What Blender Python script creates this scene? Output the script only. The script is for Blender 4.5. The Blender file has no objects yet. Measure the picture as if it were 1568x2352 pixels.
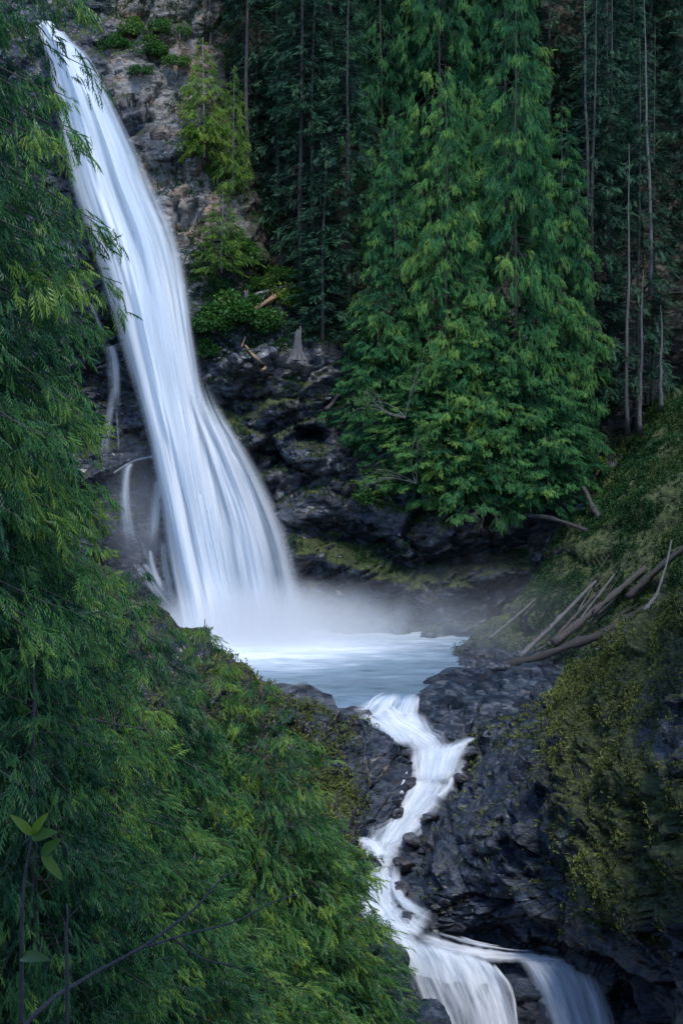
import bpy, math, random
import numpy as np
from mathutils import Vector, Matrix

# ------------------------------------------------------------------ camera, sky, sun, exposure
F, UC, VH, CZ = 3266.0, 784.0, 830.0, 40.0      # focal length, centre column and horizon row of the 1568 x 2352 view; camera height
sc = bpy.context.scene
col = sc.collection
cam_d = bpy.data.cameras.new('camera'); cam = bpy.data.objects.new('camera', cam_d); col.objects.link(cam)
cam_d.sensor_fit = 'VERTICAL'; cam_d.sensor_height = 36.0; cam_d.lens = 36.0 * F / 2352
cam_d.shift_y = -(1176 - VH) / 2352
cam_d.clip_start = 0.1; cam_d.clip_end = 6000
cam.location = (0, 0, CZ); cam.rotation_euler = (math.radians(90), 0, 0)
sc.camera = cam

SUN_EL, SUN_AZ = math.radians(61), math.radians(163)   # azimuth clockwise from +Y (the viewing direction)
wld = bpy.data.worlds.new('World'); sc.world = wld; wld.use_nodes = True
wn = wld.node_tree.nodes; wn.clear()
sky = wn.new('ShaderNodeTexSky'); sky.sky_type = 'NISHITA'; sky.sun_disc = False
sky.ozone_density = 6.0; sky.dust_density = 0.3; sky.sun_elevation = SUN_EL; sky.sun_rotation = SUN_AZ
bg = wn.new('ShaderNodeBackground'); bg.inputs['Strength'].default_value = 0.15
wo = wn.new('ShaderNodeOutputWorld')
wld.node_tree.links.new(sky.outputs[0], bg.inputs[0]); wld.node_tree.links.new(bg.outputs[0], wo.inputs[0])

sun_d = bpy.data.lights.new('sun', 'SUN'); sun_d.energy = 1.7; sun_d.angle = math.radians(14); sun_d.color = (1, 0.985, 0.965)
sun = bpy.data.objects.new('sun', sun_d); col.objects.link(sun)
sd = Vector((math.sin(SUN_AZ) * math.cos(SUN_EL), math.cos(SUN_AZ) * math.cos(SUN_EL), math.sin(SUN_EL)))
sun.rotation_euler = (-sd).to_track_quat('-Z', 'Y').to_euler(); sun.location = (0, -20, 120)

sc.view_settings.view_transform = 'Standard'; sc.view_settings.look = 'None'
sc.view_settings.exposure = 1.12; sc.view_settings.gamma = 1.0
sc.render.engine = 'CYCLES'
cy = sc.cycles
cy.max_bounces = 5; cy.diffuse_bounces = 2; cy.glossy_bounces = 2; cy.transmission_bounces = 3
cy.transparent_max_bounces = 24; cy.volume_bounces = 2
cy.use_denoising = True; cy.adaptive_threshold = 0.005
cy.volume_step_rate = 2.0; cy.volume_max_steps = 128

# ------------------------------------------------------------------ helpers
rng = np.random.default_rng(7)
def P(u, v, Y): return ((u - UC) / F * Y, Y, CZ - (v - VH) / F * Y)
def Pa(a):
    a = np.asarray(a, float)
    return np.stack([(a[..., 0] - UC) / F * a[..., 2], a[..., 2], CZ - (a[..., 1] - VH) / F * a[..., 2]], -1)

def _h(ix, iy, iz, s):
    with np.errstate(over='ignore'):
        h = ix.astype(np.uint32) * np.uint32(374761393) + iy.astype(np.uint32) * np.uint32(668265263) + iz.astype(np.uint32) * np.uint32(2246822519) + np.uint32(s * 3266489 + 1013)
        h = (h ^ (h >> np.uint32(13))) * np.uint32(1274126177)
        h = (h ^ (h >> np.uint32(16))) * np.uint32(2246822519)
        h = h ^ (h >> np.uint32(15))
    return h.astype(np.float64) / 4294967296.0
def vnoise(p, s=0):
    i = np.floor(p).astype(np.int64); f = p - i; f = f * f * f * (f * (f * 6 - 15) + 10)
    r = 0
    for dx in (0, 1):
        wx = f[:, 0] if dx else 1 - f[:, 0]
        for dy in (0, 1):
            wy = f[:, 1] if dy else 1 - f[:, 1]
            for dz in (0, 1):
                wz = f[:, 2] if dz else 1 - f[:, 2]
                r = r + wx * wy * wz * _h(i[:, 0] + dx, i[:, 1] + dy, i[:, 2] + dz, s)
    return r * 2 - 1
def fbm(p, o=4, s=0):
    r, a = 0, 1.0
    for k in range(o):
        r = r + a * vnoise(p * 2.03 ** k + 17.3 * k, s + k); a *= 0.5
    return r
def facet(p, s=0):
    """offset of blocky, tilted rock facets, plus distance to the nearest joint"""
    i = np.floor(p).astype(np.int64)
    best = np.full(len(p), 9e9); sec = best.copy(); out = np.zeros(len(p))
    for dx in (-1, 0, 1):
        for dy in (-1, 0, 1):
            for dz in (-1, 0, 1):
                c = i + np.array([dx, dy, dz])
                j = np.stack([_h(c[:, 0], c[:, 1], c[:, 2], s + k) for k in range(3)], -1)
                d = p - (c + j); dd = (d * d).sum(1)
                near = dd < best
                sec = np.where(near, best, np.minimum(sec, dd))
                t = np.stack([_h(c[:, 0], c[:, 1], c[:, 2], s + 5 + k) for k in range(4)], -1) - 0.5
                o = (d * t[:, :3]).sum(1) * 1.6 + t[:, 3] * 0.7
                out = np.where(near, o, out); best = np.where(near, dd, best)
    return out, np.sqrt(sec) - np.sqrt(best)

def cat(pts, n):
    """Catmull-Rom resample along axis 0"""
    pts = np.asarray(pts, float); m = len(pts)
    ext = np.concatenate([2 * pts[:1] - pts[1:2], pts, 2 * pts[-1:] - pts[-2:-1]])
    t = np.linspace(0, m - 1 - 1e-9, n); k = t.astype(int); f = (t - k).reshape((-1,) + (1,) * (pts.ndim - 1))
    p0, p1, p2, p3 = ext[k], ext[k + 1], ext[k + 2], ext[k + 3]
    return 0.5 * (2 * p1 + (p2 - p0) * f + (2 * p0 - 5 * p1 + 4 * p2 - p3) * f ** 2 + (3 * p1 - p0 - 3 * p2 + p3) * f ** 3)
def loft(rows, nr, nc):
    g = cat(rows, nr); return np.swapaxes(cat(np.swapaxes(g, 0, 1), nc), 0, 1)
def gnormal(g):
    a = np.gradient(g, axis=0); b = np.gradient(g, axis=1); n = np.cross(b, a)
    return n / (np.linalg.norm(n, axis=-1, keepdims=True) + 1e-9)
def gfaces(nr, nc, off=0):
    i = np.arange(nr * nc).reshape(nr, nc)
    return np.stack([i[:-1, :-1], i[1:, :-1], i[1:, 1:], i[:-1, 1:]], -1).reshape(-1, 4) + off

def mesh(name, v, f, attrs=None, uv=None, smooth=False, mat=None):
    m = bpy.data.meshes.new(name); v = np.asarray(v, np.float32); f = np.asarray(f, np.int32)
    m.vertices.add(len(v)); m.vertices.foreach_set('co', v.ravel())
    k = f.shape[1]; m.loops.add(f.size); m.loops.foreach_set('vertex_index', f.ravel())
    m.polygons.add(len(f)); m.polygons.foreach_set('loop_start', np.arange(0, f.size, k, dtype=np.int32))
    if smooth: m.polygons.foreach_set('use_smooth', np.ones(len(f), bool))
    for n, a in (attrs or {}).items():
        m.attributes.new(n, 'FLOAT', 'POINT').data.foreach_set('value', np.asarray(a, np.float32).ravel())
    if uv is not None:
        l = m.uv_layers.new(name='UVMap'); l.data.foreach_set('uv', np.asarray(uv, np.float32)[f.ravel()].ravel())
    m.update(calc_edges=True)
    if mat: m.materials.append(mat)
    return m
def obj(name, data, parent=None, loc=None):
    o = bpy.data.objects.new(name, data); col.objects.link(o)
    if parent: o.parent = parent
    if loc is not None: o.location = loc
    return o
def tag(o, label=None, cat_=None, group=None, kind=None):
    if label: o['label'] = label
    if cat_: o['category'] = cat_
    if group: o['group'] = group
    if kind: o['kind'] = kind
    return o
def empty(name, loc, rz=0):
    o = obj(name, None, loc=loc); o.rotation_euler = (0, 0, rz); return o

class Acc:
    """collects triangles/quads (as triangles) with a per-vertex tint"""
    def __init__(s): s.v, s.f, s.t, s.n = [], [], [], 0
    def add(s, v, f, t=0.5):
        v = np.asarray(v, float); f = np.asarray(f, int)
        if f.shape[1] == 4: f = np.concatenate([f[:, [0, 1, 2]], f[:, [0, 2, 3]]])
        s.v.append(v); s.f.append(f + s.n); s.t.append(np.broadcast_to(np.asarray(t, float), (len(v),))); s.n += len(v)
    def mesh(s, name, mat, smooth=False):
        return mesh(name, np.concatenate(s.v), np.concatenate(s.f), {'tint': np.concatenate(s.t)}, None, smooth, mat)
def tube(pts, rad, k=6, cap=True, jit=0.0):
    pts = np.asarray(pts, float); rad = np.broadcast_to(np.asarray(rad, float), (len(pts),))
    d = np.gradient(pts, axis=0); d /= np.linalg.norm(d, axis=1, keepdims=True) + 1e-9
    ref = np.where(np.abs(d[:, 2:3]) > 0.9, np.array([[1., 0, 0]]), np.array([[0, 0, 1.]]))
    a = np.cross(d, ref); a /= np.linalg.norm(a, axis=1, keepdims=True) + 1e-9; b = np.cross(d, a)
    th = np.arange(k) * 2 * math.pi / k
    rr = rad[:, None] * (1 + (rng.random((len(pts), k)) - 0.5) * jit)
    v = (pts[:, None] + rr[..., None] * (np.cos(th)[None, :, None] * a[:, None] + np.sin(th)[None, :, None] * b[:, None])).reshape(-1, 3)
    i = np.arange(len(pts) * k).reshape(-1, k); j = np.roll(i, -1, 1)
    f = np.stack([i[:-1], j[:-1], j[1:], i[1:]], -1).reshape(-1, 4)
    f = np.concatenate([f[:, [0, 1, 2]], f[:, [0, 2, 3]]])
    if cap:
        n = len(v); v = np.concatenate([v, pts[:1], pts[-1:]])
        c0 = np.stack([np.full(k, n), j[0], i[0]], -1); c1 = np.stack([np.full(k, n + 1), i[-1], j[-1]], -1)
        f = np.concatenate([f, c0, c1])
    return v, f

# ------------------------------------------------------------------ materials
def mat_new(name):
    m = bpy.data.materials.new(name); m.use_nodes = True; nt = m.node_tree; nt.nodes.clear()
    o = nt.nodes.new('ShaderNodeOutputMaterial')
    return m, nt, o
def N(nt, t, **kw):
    n = nt.nodes.new(t)
    for k, v in kw.items():
        if k.startswith('_'): setattr(n, k[1:], v)
        else: n.inputs[k.replace('__', ' ')].default_value = v
    return n
def L(nt, a, b): nt.links.new(a, b)
def ramp(nt, fac, stops):
    r = nt.nodes.new('ShaderNodeValToRGB'); e = r.color_ramp.elements
    e[0].position, e[0].color = stops[0][0], (*stops[0][1], 1); e[1].position, e[1].color = stops[-1][0], (*stops[-1][1], 1)
    for p, c in stops[1:-1]:
        x = e.new(p); x.color = (*c, 1)
    L(nt, fac, r.inputs[0]); return r.outputs[0]
def math_(nt, op, a, b=None, c=None, clamp=False):
    n = nt.nodes.new('ShaderNodeMath'); n.operation = op; n.use_clamp = clamp
    for i, x in enumerate((a, b, c)):
        if x is None: continue
        if isinstance(x, (int, float)): n.inputs[i].default_value = x
        else: L(nt, x, n.inputs[i])
    return n.outputs[0]
def mixc(nt, f, a, b):
    n = nt.nodes.new('ShaderNodeMix'); n.data_type = 'RGBA'
    for i, x in ((0, f), (6, a), (7, b)):
        if isinstance(x, (int, float)): n.inputs[i].default_value = x
        elif isinstance(x, tuple): n.inputs[i].default_value = (*x, 1)
        else: L(nt, x, n.inputs[i])
    return n.outputs[2]
def attr(nt, name): n = nt.nodes.new('ShaderNodeAttribute'); n.attribute_name = name; return n.outputs['Fac']
def noise(nt, scale, detail=4, rough=0.55, vec=None):
    n = N(nt, 'ShaderNodeTexNoise', Scale=scale, Detail=detail, Roughness=rough)
    if vec is None:
        vec = N(nt, 'ShaderNodeNewGeometry').outputs['Position']
    L(nt, vec, n.inputs['Vector']); return n.outputs[0]

def leaf_mat(name, stops, rough=0.55, trans=0.22, spec=0.35):
    m, nt, o = mat_new(name)
    oi = N(nt, 'ShaderNodeObjectInfo')
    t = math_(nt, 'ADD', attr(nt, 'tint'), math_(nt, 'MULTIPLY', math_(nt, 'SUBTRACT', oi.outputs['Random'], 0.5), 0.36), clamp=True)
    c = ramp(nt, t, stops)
    b = N(nt, 'ShaderNodeBsdfPrincipled', Roughness=rough); b.inputs['Specular IOR Level'].default_value = spec
    L(nt, c, b.inputs['Base Color'])
    tr = N(nt, 'ShaderNodeBsdfTranslucent'); hs = N(nt, 'ShaderNodeHueSaturation', Value=1.25, Saturation=1.1)
    L(nt, c, hs.inputs['Color']); L(nt, hs.outputs[0], tr.inputs['Color'])
    mx = N(nt, 'ShaderNodeMixShader'); mx.inputs[0].default_value = trans
    L(nt, b.outputs[0], mx.inputs[1]); L(nt, tr.outputs[0], mx.inputs[2]); L(nt, mx.outputs[0], o.inputs[0])
    return m
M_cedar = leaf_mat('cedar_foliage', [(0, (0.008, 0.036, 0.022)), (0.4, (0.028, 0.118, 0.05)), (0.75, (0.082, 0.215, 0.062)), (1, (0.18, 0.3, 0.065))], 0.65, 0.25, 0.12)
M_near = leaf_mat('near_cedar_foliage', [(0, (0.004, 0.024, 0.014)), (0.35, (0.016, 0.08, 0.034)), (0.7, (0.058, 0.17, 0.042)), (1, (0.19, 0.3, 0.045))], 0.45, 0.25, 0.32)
M_hem = leaf_mat('hemlock_foliage', [(0, (0.004, 0.016, 0.012)), (0.5, (0.015, 0.052, 0.032)), (1, (0.055, 0.125, 0.06))], 0.65, 0.15, 0.2)
M_yel = leaf_mat('maple_foliage', [(0, (0.035, 0.085, 0.015)), (0.5, (0.1, 0.2, 0.028)), (1, (0.2, 0.28, 0.04))], 0.55, 0.3, 0.3)
M_bush = leaf_mat('bush_foliage', [(0, (0.012, 0.045, 0.012)), (0.5, (0.035, 0.115, 0.02)), (1, (0.12, 0.18, 0.03))], 0.55, 0.28, 0.3)
M_moss = leaf_mat('moss_tufts', [(0, (0.026, 0.036, 0.014)), (0.5, (0.1, 0.125, 0.036)), (1, (0.24, 0.26, 0.07))], 0.85, 0.1, 0.1)
M_grass = leaf_mat('grass_tufts', [(0, (0.008, 0.03, 0.012)), (0.5, (0.022, 0.066, 0.022)), (1, (0.065, 0.095, 0.024))], 0.75, 0.15, 0.1)

def bark_mat(name, a, b, scale=3.0, rough=0.85):
    m, nt, o = mat_new(name)
    tc = N(nt, 'ShaderNodeNewGeometry')
    mp = N(nt, 'ShaderNodeMapping'); mp.inputs['Scale'].default_value = (4, 4, 0.7); L(nt, tc.outputs['Position'], mp.inputs[0])
    n1 = noise(nt, scale, 6, 0.65, mp.outputs[0])
    c = ramp(nt, n1, [(0.3, a), (0.7, b)])
    p = N(nt, 'ShaderNodeBsdfPrincipled', Roughness=rough); L(nt, c, p.inputs['Base Color'])
    bp = N(nt, 'ShaderNodeBump', Strength=0.7, Distance=0.05); L(nt, n1, bp.inputs['Height']); L(nt, bp.outputs[0], p.inputs['Normal'])
    L(nt, p.outputs[0], o.inputs[0]); return m
M_bark = bark_mat('conifer_bark', (0.02, 0.018, 0.018), (0.085, 0.078, 0.075))
M_pale = bark_mat('pale_bark', (0.12, 0.115, 0.11), (0.36, 0.34, 0.32))
M_grey = bark_mat('grey_dead_bark', (0.035, 0.034, 0.034), (0.13, 0.123, 0.12))
M_twig = bark_mat('twig_bark', (0.03, 0.026, 0.024), (0.1, 0.085, 0.075), 14)
M_drift = bark_mat('driftwood', (0.035, 0.033, 0.033), (0.15, 0.142, 0.138))
M_brown = bark_mat('brown_log', (0.022, 0.019, 0.018), (0.075, 0.062, 0.055))
M_rust = bark_mat('peeled_log', (0.12, 0.07, 0.04), (0.34, 0.22, 0.13))
M_dark = bark_mat('wet_dark_log', (0.012, 0.011, 0.011), (0.045, 0.038, 0.034))

def rock_mat():
    m, nt, o = mat_new('cliff_rock')
    g = N(nt, 'ShaderNodeNewGeometry'); pos = g.outputs['Position']
    mp = N(nt, 'ShaderNodeMapping'); mp.inputs['Rotation'].default_value = (0.25, 0.3, 0.4); mp.inputs['Scale'].default_value = (0.65, 0.65, 1.6)
    L(nt, pos, mp.inputs[0]); sv = mp.outputs[0]
    n1 = noise(nt, 0.35, 6, 0.6, pos); n2 = noise(nt, 2.2, 8, 0.7, sv); n3 = noise(nt, 9, 5, 0.7, sv)
    cells = []
    def vf(scale):
        ms = N(nt, 'ShaderNodeVectorMath', _operation='SCALE'); ms.inputs['Scale'].default_value = scale; L(nt, sv, ms.inputs[0])
        vo = N(nt, 'ShaderNodeTexVoronoi', Scale=1.0); L(nt, ms.outputs[0], vo.inputs['Vector'])
        a = N(nt, 'ShaderNodeVectorMath', _operation='SUBTRACT'); L(nt, ms.outputs[0], a.inputs[0]); L(nt, vo.outputs['Position'], a.inputs[1])
        b_ = N(nt, 'ShaderNodeVectorMath', _operation='SUBTRACT'); L(nt, vo.outputs['Color'], b_.inputs[0]); b_.inputs[1].default_value = (0.5, 0.5, 0.5)
        cells.append(vo.outputs['Color'])
        d_ = N(nt, 'ShaderNodeVectorMath', _operation='DOT_PRODUCT'); L(nt, a.outputs[0], d_.inputs[0]); L(nt, b_.outputs[0], d_.inputs[1])
        return math_(nt, 'DIVIDE', d_.outputs['Value'], scale)
    h1, h2 = vf(0.75), vf(2.3)
    def chan(c_, i): x_ = N(nt, 'ShaderNodeSeparateColor'); L(nt, c_, x_.inputs[0]); return x_.outputs[i]
    tone = math_(nt, 'ADD', math_(nt, 'MULTIPLY', chan(cells[0], 0), 0.2), math_(nt, 'MULTIPLY', chan(cells[1], 1), 0.16))
    n2 = math_(nt, 'ADD', n2, math_(nt, 'SUBTRACT', tone, 0.18))
    wet = ramp(nt, n2, [(0.2, (0.003, 0.006, 0.011)), (0.45, (0.012, 0.020, 0.033)), (0.64, (0.036, 0.049, 0.068)), (0.92, (0.14, 0.16, 0.19))])
    dry = ramp(nt, n2, [(0.2, (0.055, 0.053, 0.05)), (0.45, (0.15, 0.142, 0.132)), (0.8, (0.34, 0.33, 0.31))])
    tan = ramp(nt, n2, [(0.2, (0.1, 0.065, 0.045)), (0.6, (0.3, 0.2, 0.14))])
    dry = mixc(nt, ramp(nt, n1, [(0.5, (0, 0, 0)), (0.62, (1, 1, 1))]), dry, tan)
    base = mixc(nt, attr(nt, 'dry'), wet, dry)
    brn = ramp(nt, n3, [(0.3, (0.03, 0.024, 0.02)), (0.7, (0.09, 0.065, 0.048))])
    base = mixc(nt, math_(nt, 'MULTIPLY', ramp(nt, noise(nt, 0.9, 5, 0.6, pos), [(0.52, (0, 0, 0)), (0.66, (1, 1, 1))]), 0.45), base, brn)
    mo = math_(nt, 'ADD', attr(nt, 'moss'), math_(nt, 'MULTIPLY', math_(nt, 'ADD', math_(nt, 'SUBTRACT', noise(nt, 1.2, 7, 0.75, pos), 0.5), math_(nt, 'MULTIPLY', math_(nt, 'SUBTRACT', noise(nt, 7.0, 4, 0.7, pos), 0.5), 0.9)), 1.5))
    mo = ramp(nt, mo, [(0.48, (0, 0, 0)), (0.62, (1, 1, 1))])
    mc = ramp(nt, noise(nt, 3.5, 6, 0.7, pos), [(0.3, (0.014, 0.022, 0.008)), (0.5, (0.05, 0.07, 0.018)), (0.62, (0.105, 0.125, 0.03)), (0.75, (0.17, 0.185, 0.045))])
    c = mixc(nt, mo, base, mc)
    so = math_(nt, 'ADD', attr(nt, 'soil'), math_(nt, 'MULTIPLY', math_(nt, 'SUBTRACT', n2, 0.5), 0.8))
    c = mixc(nt, ramp(nt, so, [(0.45, (0, 0, 0)), (0.6, (1, 1, 1))]), c, ramp(nt, n3, [(0.3, (0.02, 0.018, 0.012)), (0.7, (0.06, 0.05, 0.03))]))
    b = N(nt, 'ShaderNodeBsdfPrincipled'); b.inputs['Specular IOR Level'].default_value = 0.55; L(nt, c, b.inputs['Base Color'])
    r = math_(nt, 'ADD', math_(nt, 'MULTIPLY', mo, 0.5), math_(nt, 'ADD', 0.3, math_(nt, 'MULTIPLY', attr(nt, 'dry'), 0.45)), clamp=True)
    r = math_(nt, 'ADD', r, math_(nt, 'MULTIPLY', math_(nt, 'SUBTRACT', n3, 0.5), 0.25), clamp=True)
    L(nt, r, b.inputs['Roughness'])
    hh = math_(nt, 'ADD', math_(nt, 'MULTIPLY', h1, 1.5), math_(nt, 'MULTIPLY', h2, 1.2))
    hh = math_(nt, 'ADD', hh, math_(nt, 'MULTIPLY', n2, 0.22))
    hh = math_(nt, 'ADD', hh, math_(nt, 'MULTIPLY', n3, math_(nt, 'ADD', 0.05, math_(nt, 'MULTIPLY', mo, 0.22))))
    bp = N(nt, 'ShaderNodeBump', Strength=1.0, Distance=0.8); L(nt, hh, bp.inputs['Height']); L(nt, bp.outputs[0], b.inputs['Normal'])
    L(nt, b.outputs[0], o.inputs[0]); return m
M_rock = rock_mat()

def fall_mat(name, thin=0.0, sx=0.9, sy=0.06, fine=0.1, colr=(0.86, 0.89, 0.93)):
    """silky white water: UV = metres across, metres along the flow; dens = how much water there is"""
    m, nt, o = mat_new(name)
    uv = N(nt, 'ShaderNodeUVMap'); mp = N(nt, 'ShaderNodeMapping'); mp.inputs['Scale'].default_value = (sx, sy, 1); L(nt, uv.outputs[0], mp.inputs[0])
    mp2 = N(nt, 'ShaderNodeMapping'); mp2.inputs['Scale'].default_value = (sx * 3.3, sy * 2.4, 1); L(nt, uv.outputs[0], mp2.inputs[0])
    n1 = noise(nt, 0.55, 2, 0.5, mp.outputs[0]); n2 = noise(nt, 1.0, 4, 0.6, mp2.outputs[0])
    s = math_(nt, 'ADD', math_(nt, 'MULTIPLY', n1, 1.0 - fine), math_(nt, 'MULTIPLY', n2, fine))
    d = attr(nt, 'dens')
    k = math_(nt, 'ADD', math_(nt, 'MULTIPLY', math_(nt, 'MULTIPLY', d, math_(nt, 'SUBTRACT', 1.0, d)), 5.0), 0.5)
    a = math_(nt, 'ADD', math_(nt, 'MULTIPLY', d, 1.15), math_(nt, 'MULTIPLY', math_(nt, 'SUBTRACT', s, 0.5 + thin), math_(nt, 'MULTIPLY', k, 1.5)), clamp=True)
    a = math_(nt, 'MULTIPLY', a, math_(nt, 'MULTIPLY', d, 5.0, clamp=True))
    cc = ramp(nt, s, [(0.34, (0.56, 0.67, 0.78)), (0.48, (0.76, 0.82, 0.88)), (0.6, (0.9, 0.92, 0.945))])
    df = N(nt, 'ShaderNodeBsdfDiffuse'); L(nt, cc, df.inputs['Color'])
    tl = N(nt, 'ShaderNodeBsdfTranslucent'); L(nt, cc, tl.inputs['Color'])
    bp = N(nt, 'ShaderNodeBump', Strength=0.2, Distance=0.5); L(nt, s, bp.inputs['Height']); L(nt, bp.outputs[0], df.inputs['Normal'])
    mx = N(nt, 'ShaderNodeMixShader'); mx.inputs[0].default_value = 0.4; L(nt, df.outputs[0], mx.inputs[1]); L(nt, tl.outputs[0], mx.inputs[2])
    tp = N(nt, 'ShaderNodeBsdfTransparent')
    m2 = N(nt, 'ShaderNodeMixShader'); L(nt, a, m2.inputs[0]); L(nt, tp.outputs[0], m2.inputs[1]); L(nt, mx.outputs[0], m2.inputs[2])
    L(nt, m2.outputs[0], o.inputs[0]); return m
M_fall = fall_mat('falling_water')
M_veil = fall_mat('thin_veil_water', 0.02, 2.2, 0.12)
M_stream = fall_mat('cascade_water', 0.0, 1.8, 0.22, 0.5)

def pool_mat():
    m, nt, o = mat_new('pool_water')
    g = N(nt, 'ShaderNodeNewGeometry'); pos = g.outputs['Position']
    mp = N(nt, 'ShaderNodeMapping'); mp.inputs['Scale'].default_value = (0.22, 0.7, 1); L(nt, pos, mp.inputs[0])
    n = noise(nt, 0.8, 6, 0.6, mp.outputs[0]); n2 = noise(nt, 3.0, 5, 0.7, mp.outputs[0])
    f = math_(nt, 'ADD', attr(nt, 'foam'), math_(nt, 'MULTIPLY', math_(nt, 'SUBTRACT', n, 0.5), 0.9))
    f = math_(nt, 'ADD', f, math_(nt, 'MULTIPLY', math_(nt, 'SUBTRACT', n2, 0.5), 0.5))
    c = ramp(nt, f, [(0.0, (0.05, 0.085, 0.11)), (0.4, (0.18, 0.255, 0.32)), (0.9, (0.72, 0.78, 0.83))])
    b = N(nt, 'ShaderNodeBsdfPrincipled', Roughness=0.28); L(nt, c, b.inputs['Base Color'])
    bp = N(nt, 'ShaderNodeBump', Strength=0.35, Distance=0.3); L(nt, n2, bp.inputs['Height']); L(nt, bp.outputs[0], b.inputs['Normal'])
    L(nt, b.outputs[0], o.inputs[0]); return m
M_pool = pool_mat()

# ------------------------------------------------------------------ terrain
def segd(uv, pl):
    """distance in view units from points to a polyline, used to place ledges and moss on the cliff"""
    best = np.full(len(uv), 1e9)
    for a, b in zip(pl[:-1], pl[1:]):
        a, b = np.array(a, float), np.array(b, float); d = b - a
        t = np.clip(((uv - a) @ d) / (d @ d), 0, 1); best = np.minimum(best, np.linalg.norm(uv - (a + t[:, None] * d), axis=1))
    return best
ROT = np.array(Matrix.Rotation(0.35, 3, 'Y') @ Matrix.Rotation(-0.3, 3, 'X'))
def rock_relief(p, amp, s, strat=1.7, fine=1.0):
    q = (p @ ROT.T) * np.array([0.8, 0.8, strat])
    f1, j1 = facet(q / 5.0, s); f2, j2 = facet(q / 2.1 + 3.1, s + 20); f3, j3 = facet(q / 0.75 + 7.7, s + 40)
    w = np.clip(fbm(p / 6.0, 2, s + 9) * 0.8 + 0.75, 0.25, 1.4)
    d = 1.3 * f1 + 0.75 * f2 * w + 0.24 * f3 * w * fine + 0.55 * fbm(p / 5.0, 4, s + 60)
    d -= 0.28 * np.exp(-(j1 / 0.05) ** 2) + 0.14 * np.exp(-(j2 / 0.07) ** 2) * w
    return d * amp * 1.5
def rock_surface(name, rows, nr, nc, amp, s, moss=None, dry=None, soil=None, warp=None, strat=1.7, parent=None, uvmode=False, edge=0.0, fine=1.0):
    g = loft(np.asarray(rows, float), nr, nc)               # view rows, columns, depth -> world
    w = Pa(g); n = gnormal(w); p = w.reshape(-1, 3); uv = g[..., :2].reshape(-1, 2)
    a = amp if np.isscalar(amp) else amp(uv)
    d = rock_relief(p, 1.0, s, strat, fine) * a
    if warp is not None: d = d + warp(uv, p)
    nn = n.reshape(-1, 3)
    if nn[:, 1].mean() > 0: nn = -nn
    v = p + nn * d[:, None]
    n2 = gnormal(v.reshape(nr, nc, 3)).reshape(-1, 3)
    if n2[:, 1].mean() > 0: n2 = -n2
    up = np.clip(n2[:, 2], -1, 1)
    z = np.zeros(len(v))
    at = {'moss': z + (moss(uv, v, up) if moss else 0), 'dry': np.clip(z + (dry(uv, v, up) if dry else 0), 0, 1), 'soil': z + (soil(uv, v, up) if soil else 0)}
    m = mesh(name, v, gfaces(nr, nc), at, None, False, M_rock)
    o = obj(name, m, parent)
    return o, v.reshape(nr, nc, 3), n2.reshape(nr, nc, 3), uv.reshape(nr, nc, 2), at
def sm(x, a, b): t = np.clip((x - a) / (b - a), 0, 1); return t * t * (3 - 2 * t)

CU = [-300, -50, 120, 290, 440, 600, 800, 1000, 1250, 1500, 1800, 2200]
CV = [-500, -200, 0, 150, 350, 600, 690, 780, 850, 1000, 1200, 1350, 1520]
CY = np.array([
 [136, 135, 135, 136, 141, 148, 157, 162, 166, 168, 170, 172],
 [130, 129, 129, 130, 134, 140, 148, 152, 155, 158, 160, 162],
 [128, 126, 126, 127, 130, 136, 142, 146, 150, 152, 155, 158],
 [126, 124, 124, 124.5, 127, 131, 137, 141, 145, 148, 150, 154],
 [124, 124, 123, 122, 122, 127, 133, 136, 140, 144, 148, 150],
 [123, 123, 122, 121, 119.5, 123.5, 128, 130, 134, 138, 142, 146],
 [122.5, 122.5, 122, 121, 119, 122, 126, 128, 131, 135, 140, 144],
 [122, 122, 121.5, 121, 118.5, 118.5, 120, 124, 128, 132, 138, 142],
 [122, 122, 121.5, 121, 118, 117, 118, 121, 125, 129, 136, 140],
 [121, 121, 121, 120.5, 118, 117, 117, 118, 121, 126, 132, 136],
 [120, 120, 120, 119.5, 117.5, 116.8, 115.8, 115, 118, 124, 130, 134],
 [119, 119, 119, 118.5, 117, 116.5, 115.5, 115, 116, 122, 128, 132],
 [118, 118, 118, 117.5, 116.5, 116, 115, 114, 114.5, 120, 126, 130]], float)
rows = [[(CU[j], CV[i], CY[i, j]) for j in range(len(CU))] for i in range(len(CV))]
LEDGE = [(690, 1245), (760, 1255), (850, 1290), (930, 1325), (1020, 1325), (1120, 1300), (1230, 1270)]
CRACK = [(650, 960), (700, 1005), (735, 1010)]
SHELF = [(455, 790), (560, 785), (640, 800), (720, 790)]
def c_warp(uv, p):
    sd_ = uv[:, 1] - np.interp(uv[:, 0], [x for x, _ in LEDGE], [y for _, y in LEDGE]); on = sm(uv[:, 0], 640, 720) * (1 - sm(uv[:, 0], 1200, 1290))
    w = on * (1.1 * np.exp(-((sd_ - 26) / 34) ** 2) - 2.4 * np.exp(-((sd_ + 30) / 36) ** 2))
    w = w - 4.0 * np.exp(-(segd(uv, [(690, 1000), (730, 1003)]) / 18) ** 2)
    w = w - 2.5 * np.exp(-(segd(uv, [(1340, 1130), (1370, 1220), (1280, 1300)]) / 45) ** 2)
    return w
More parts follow.
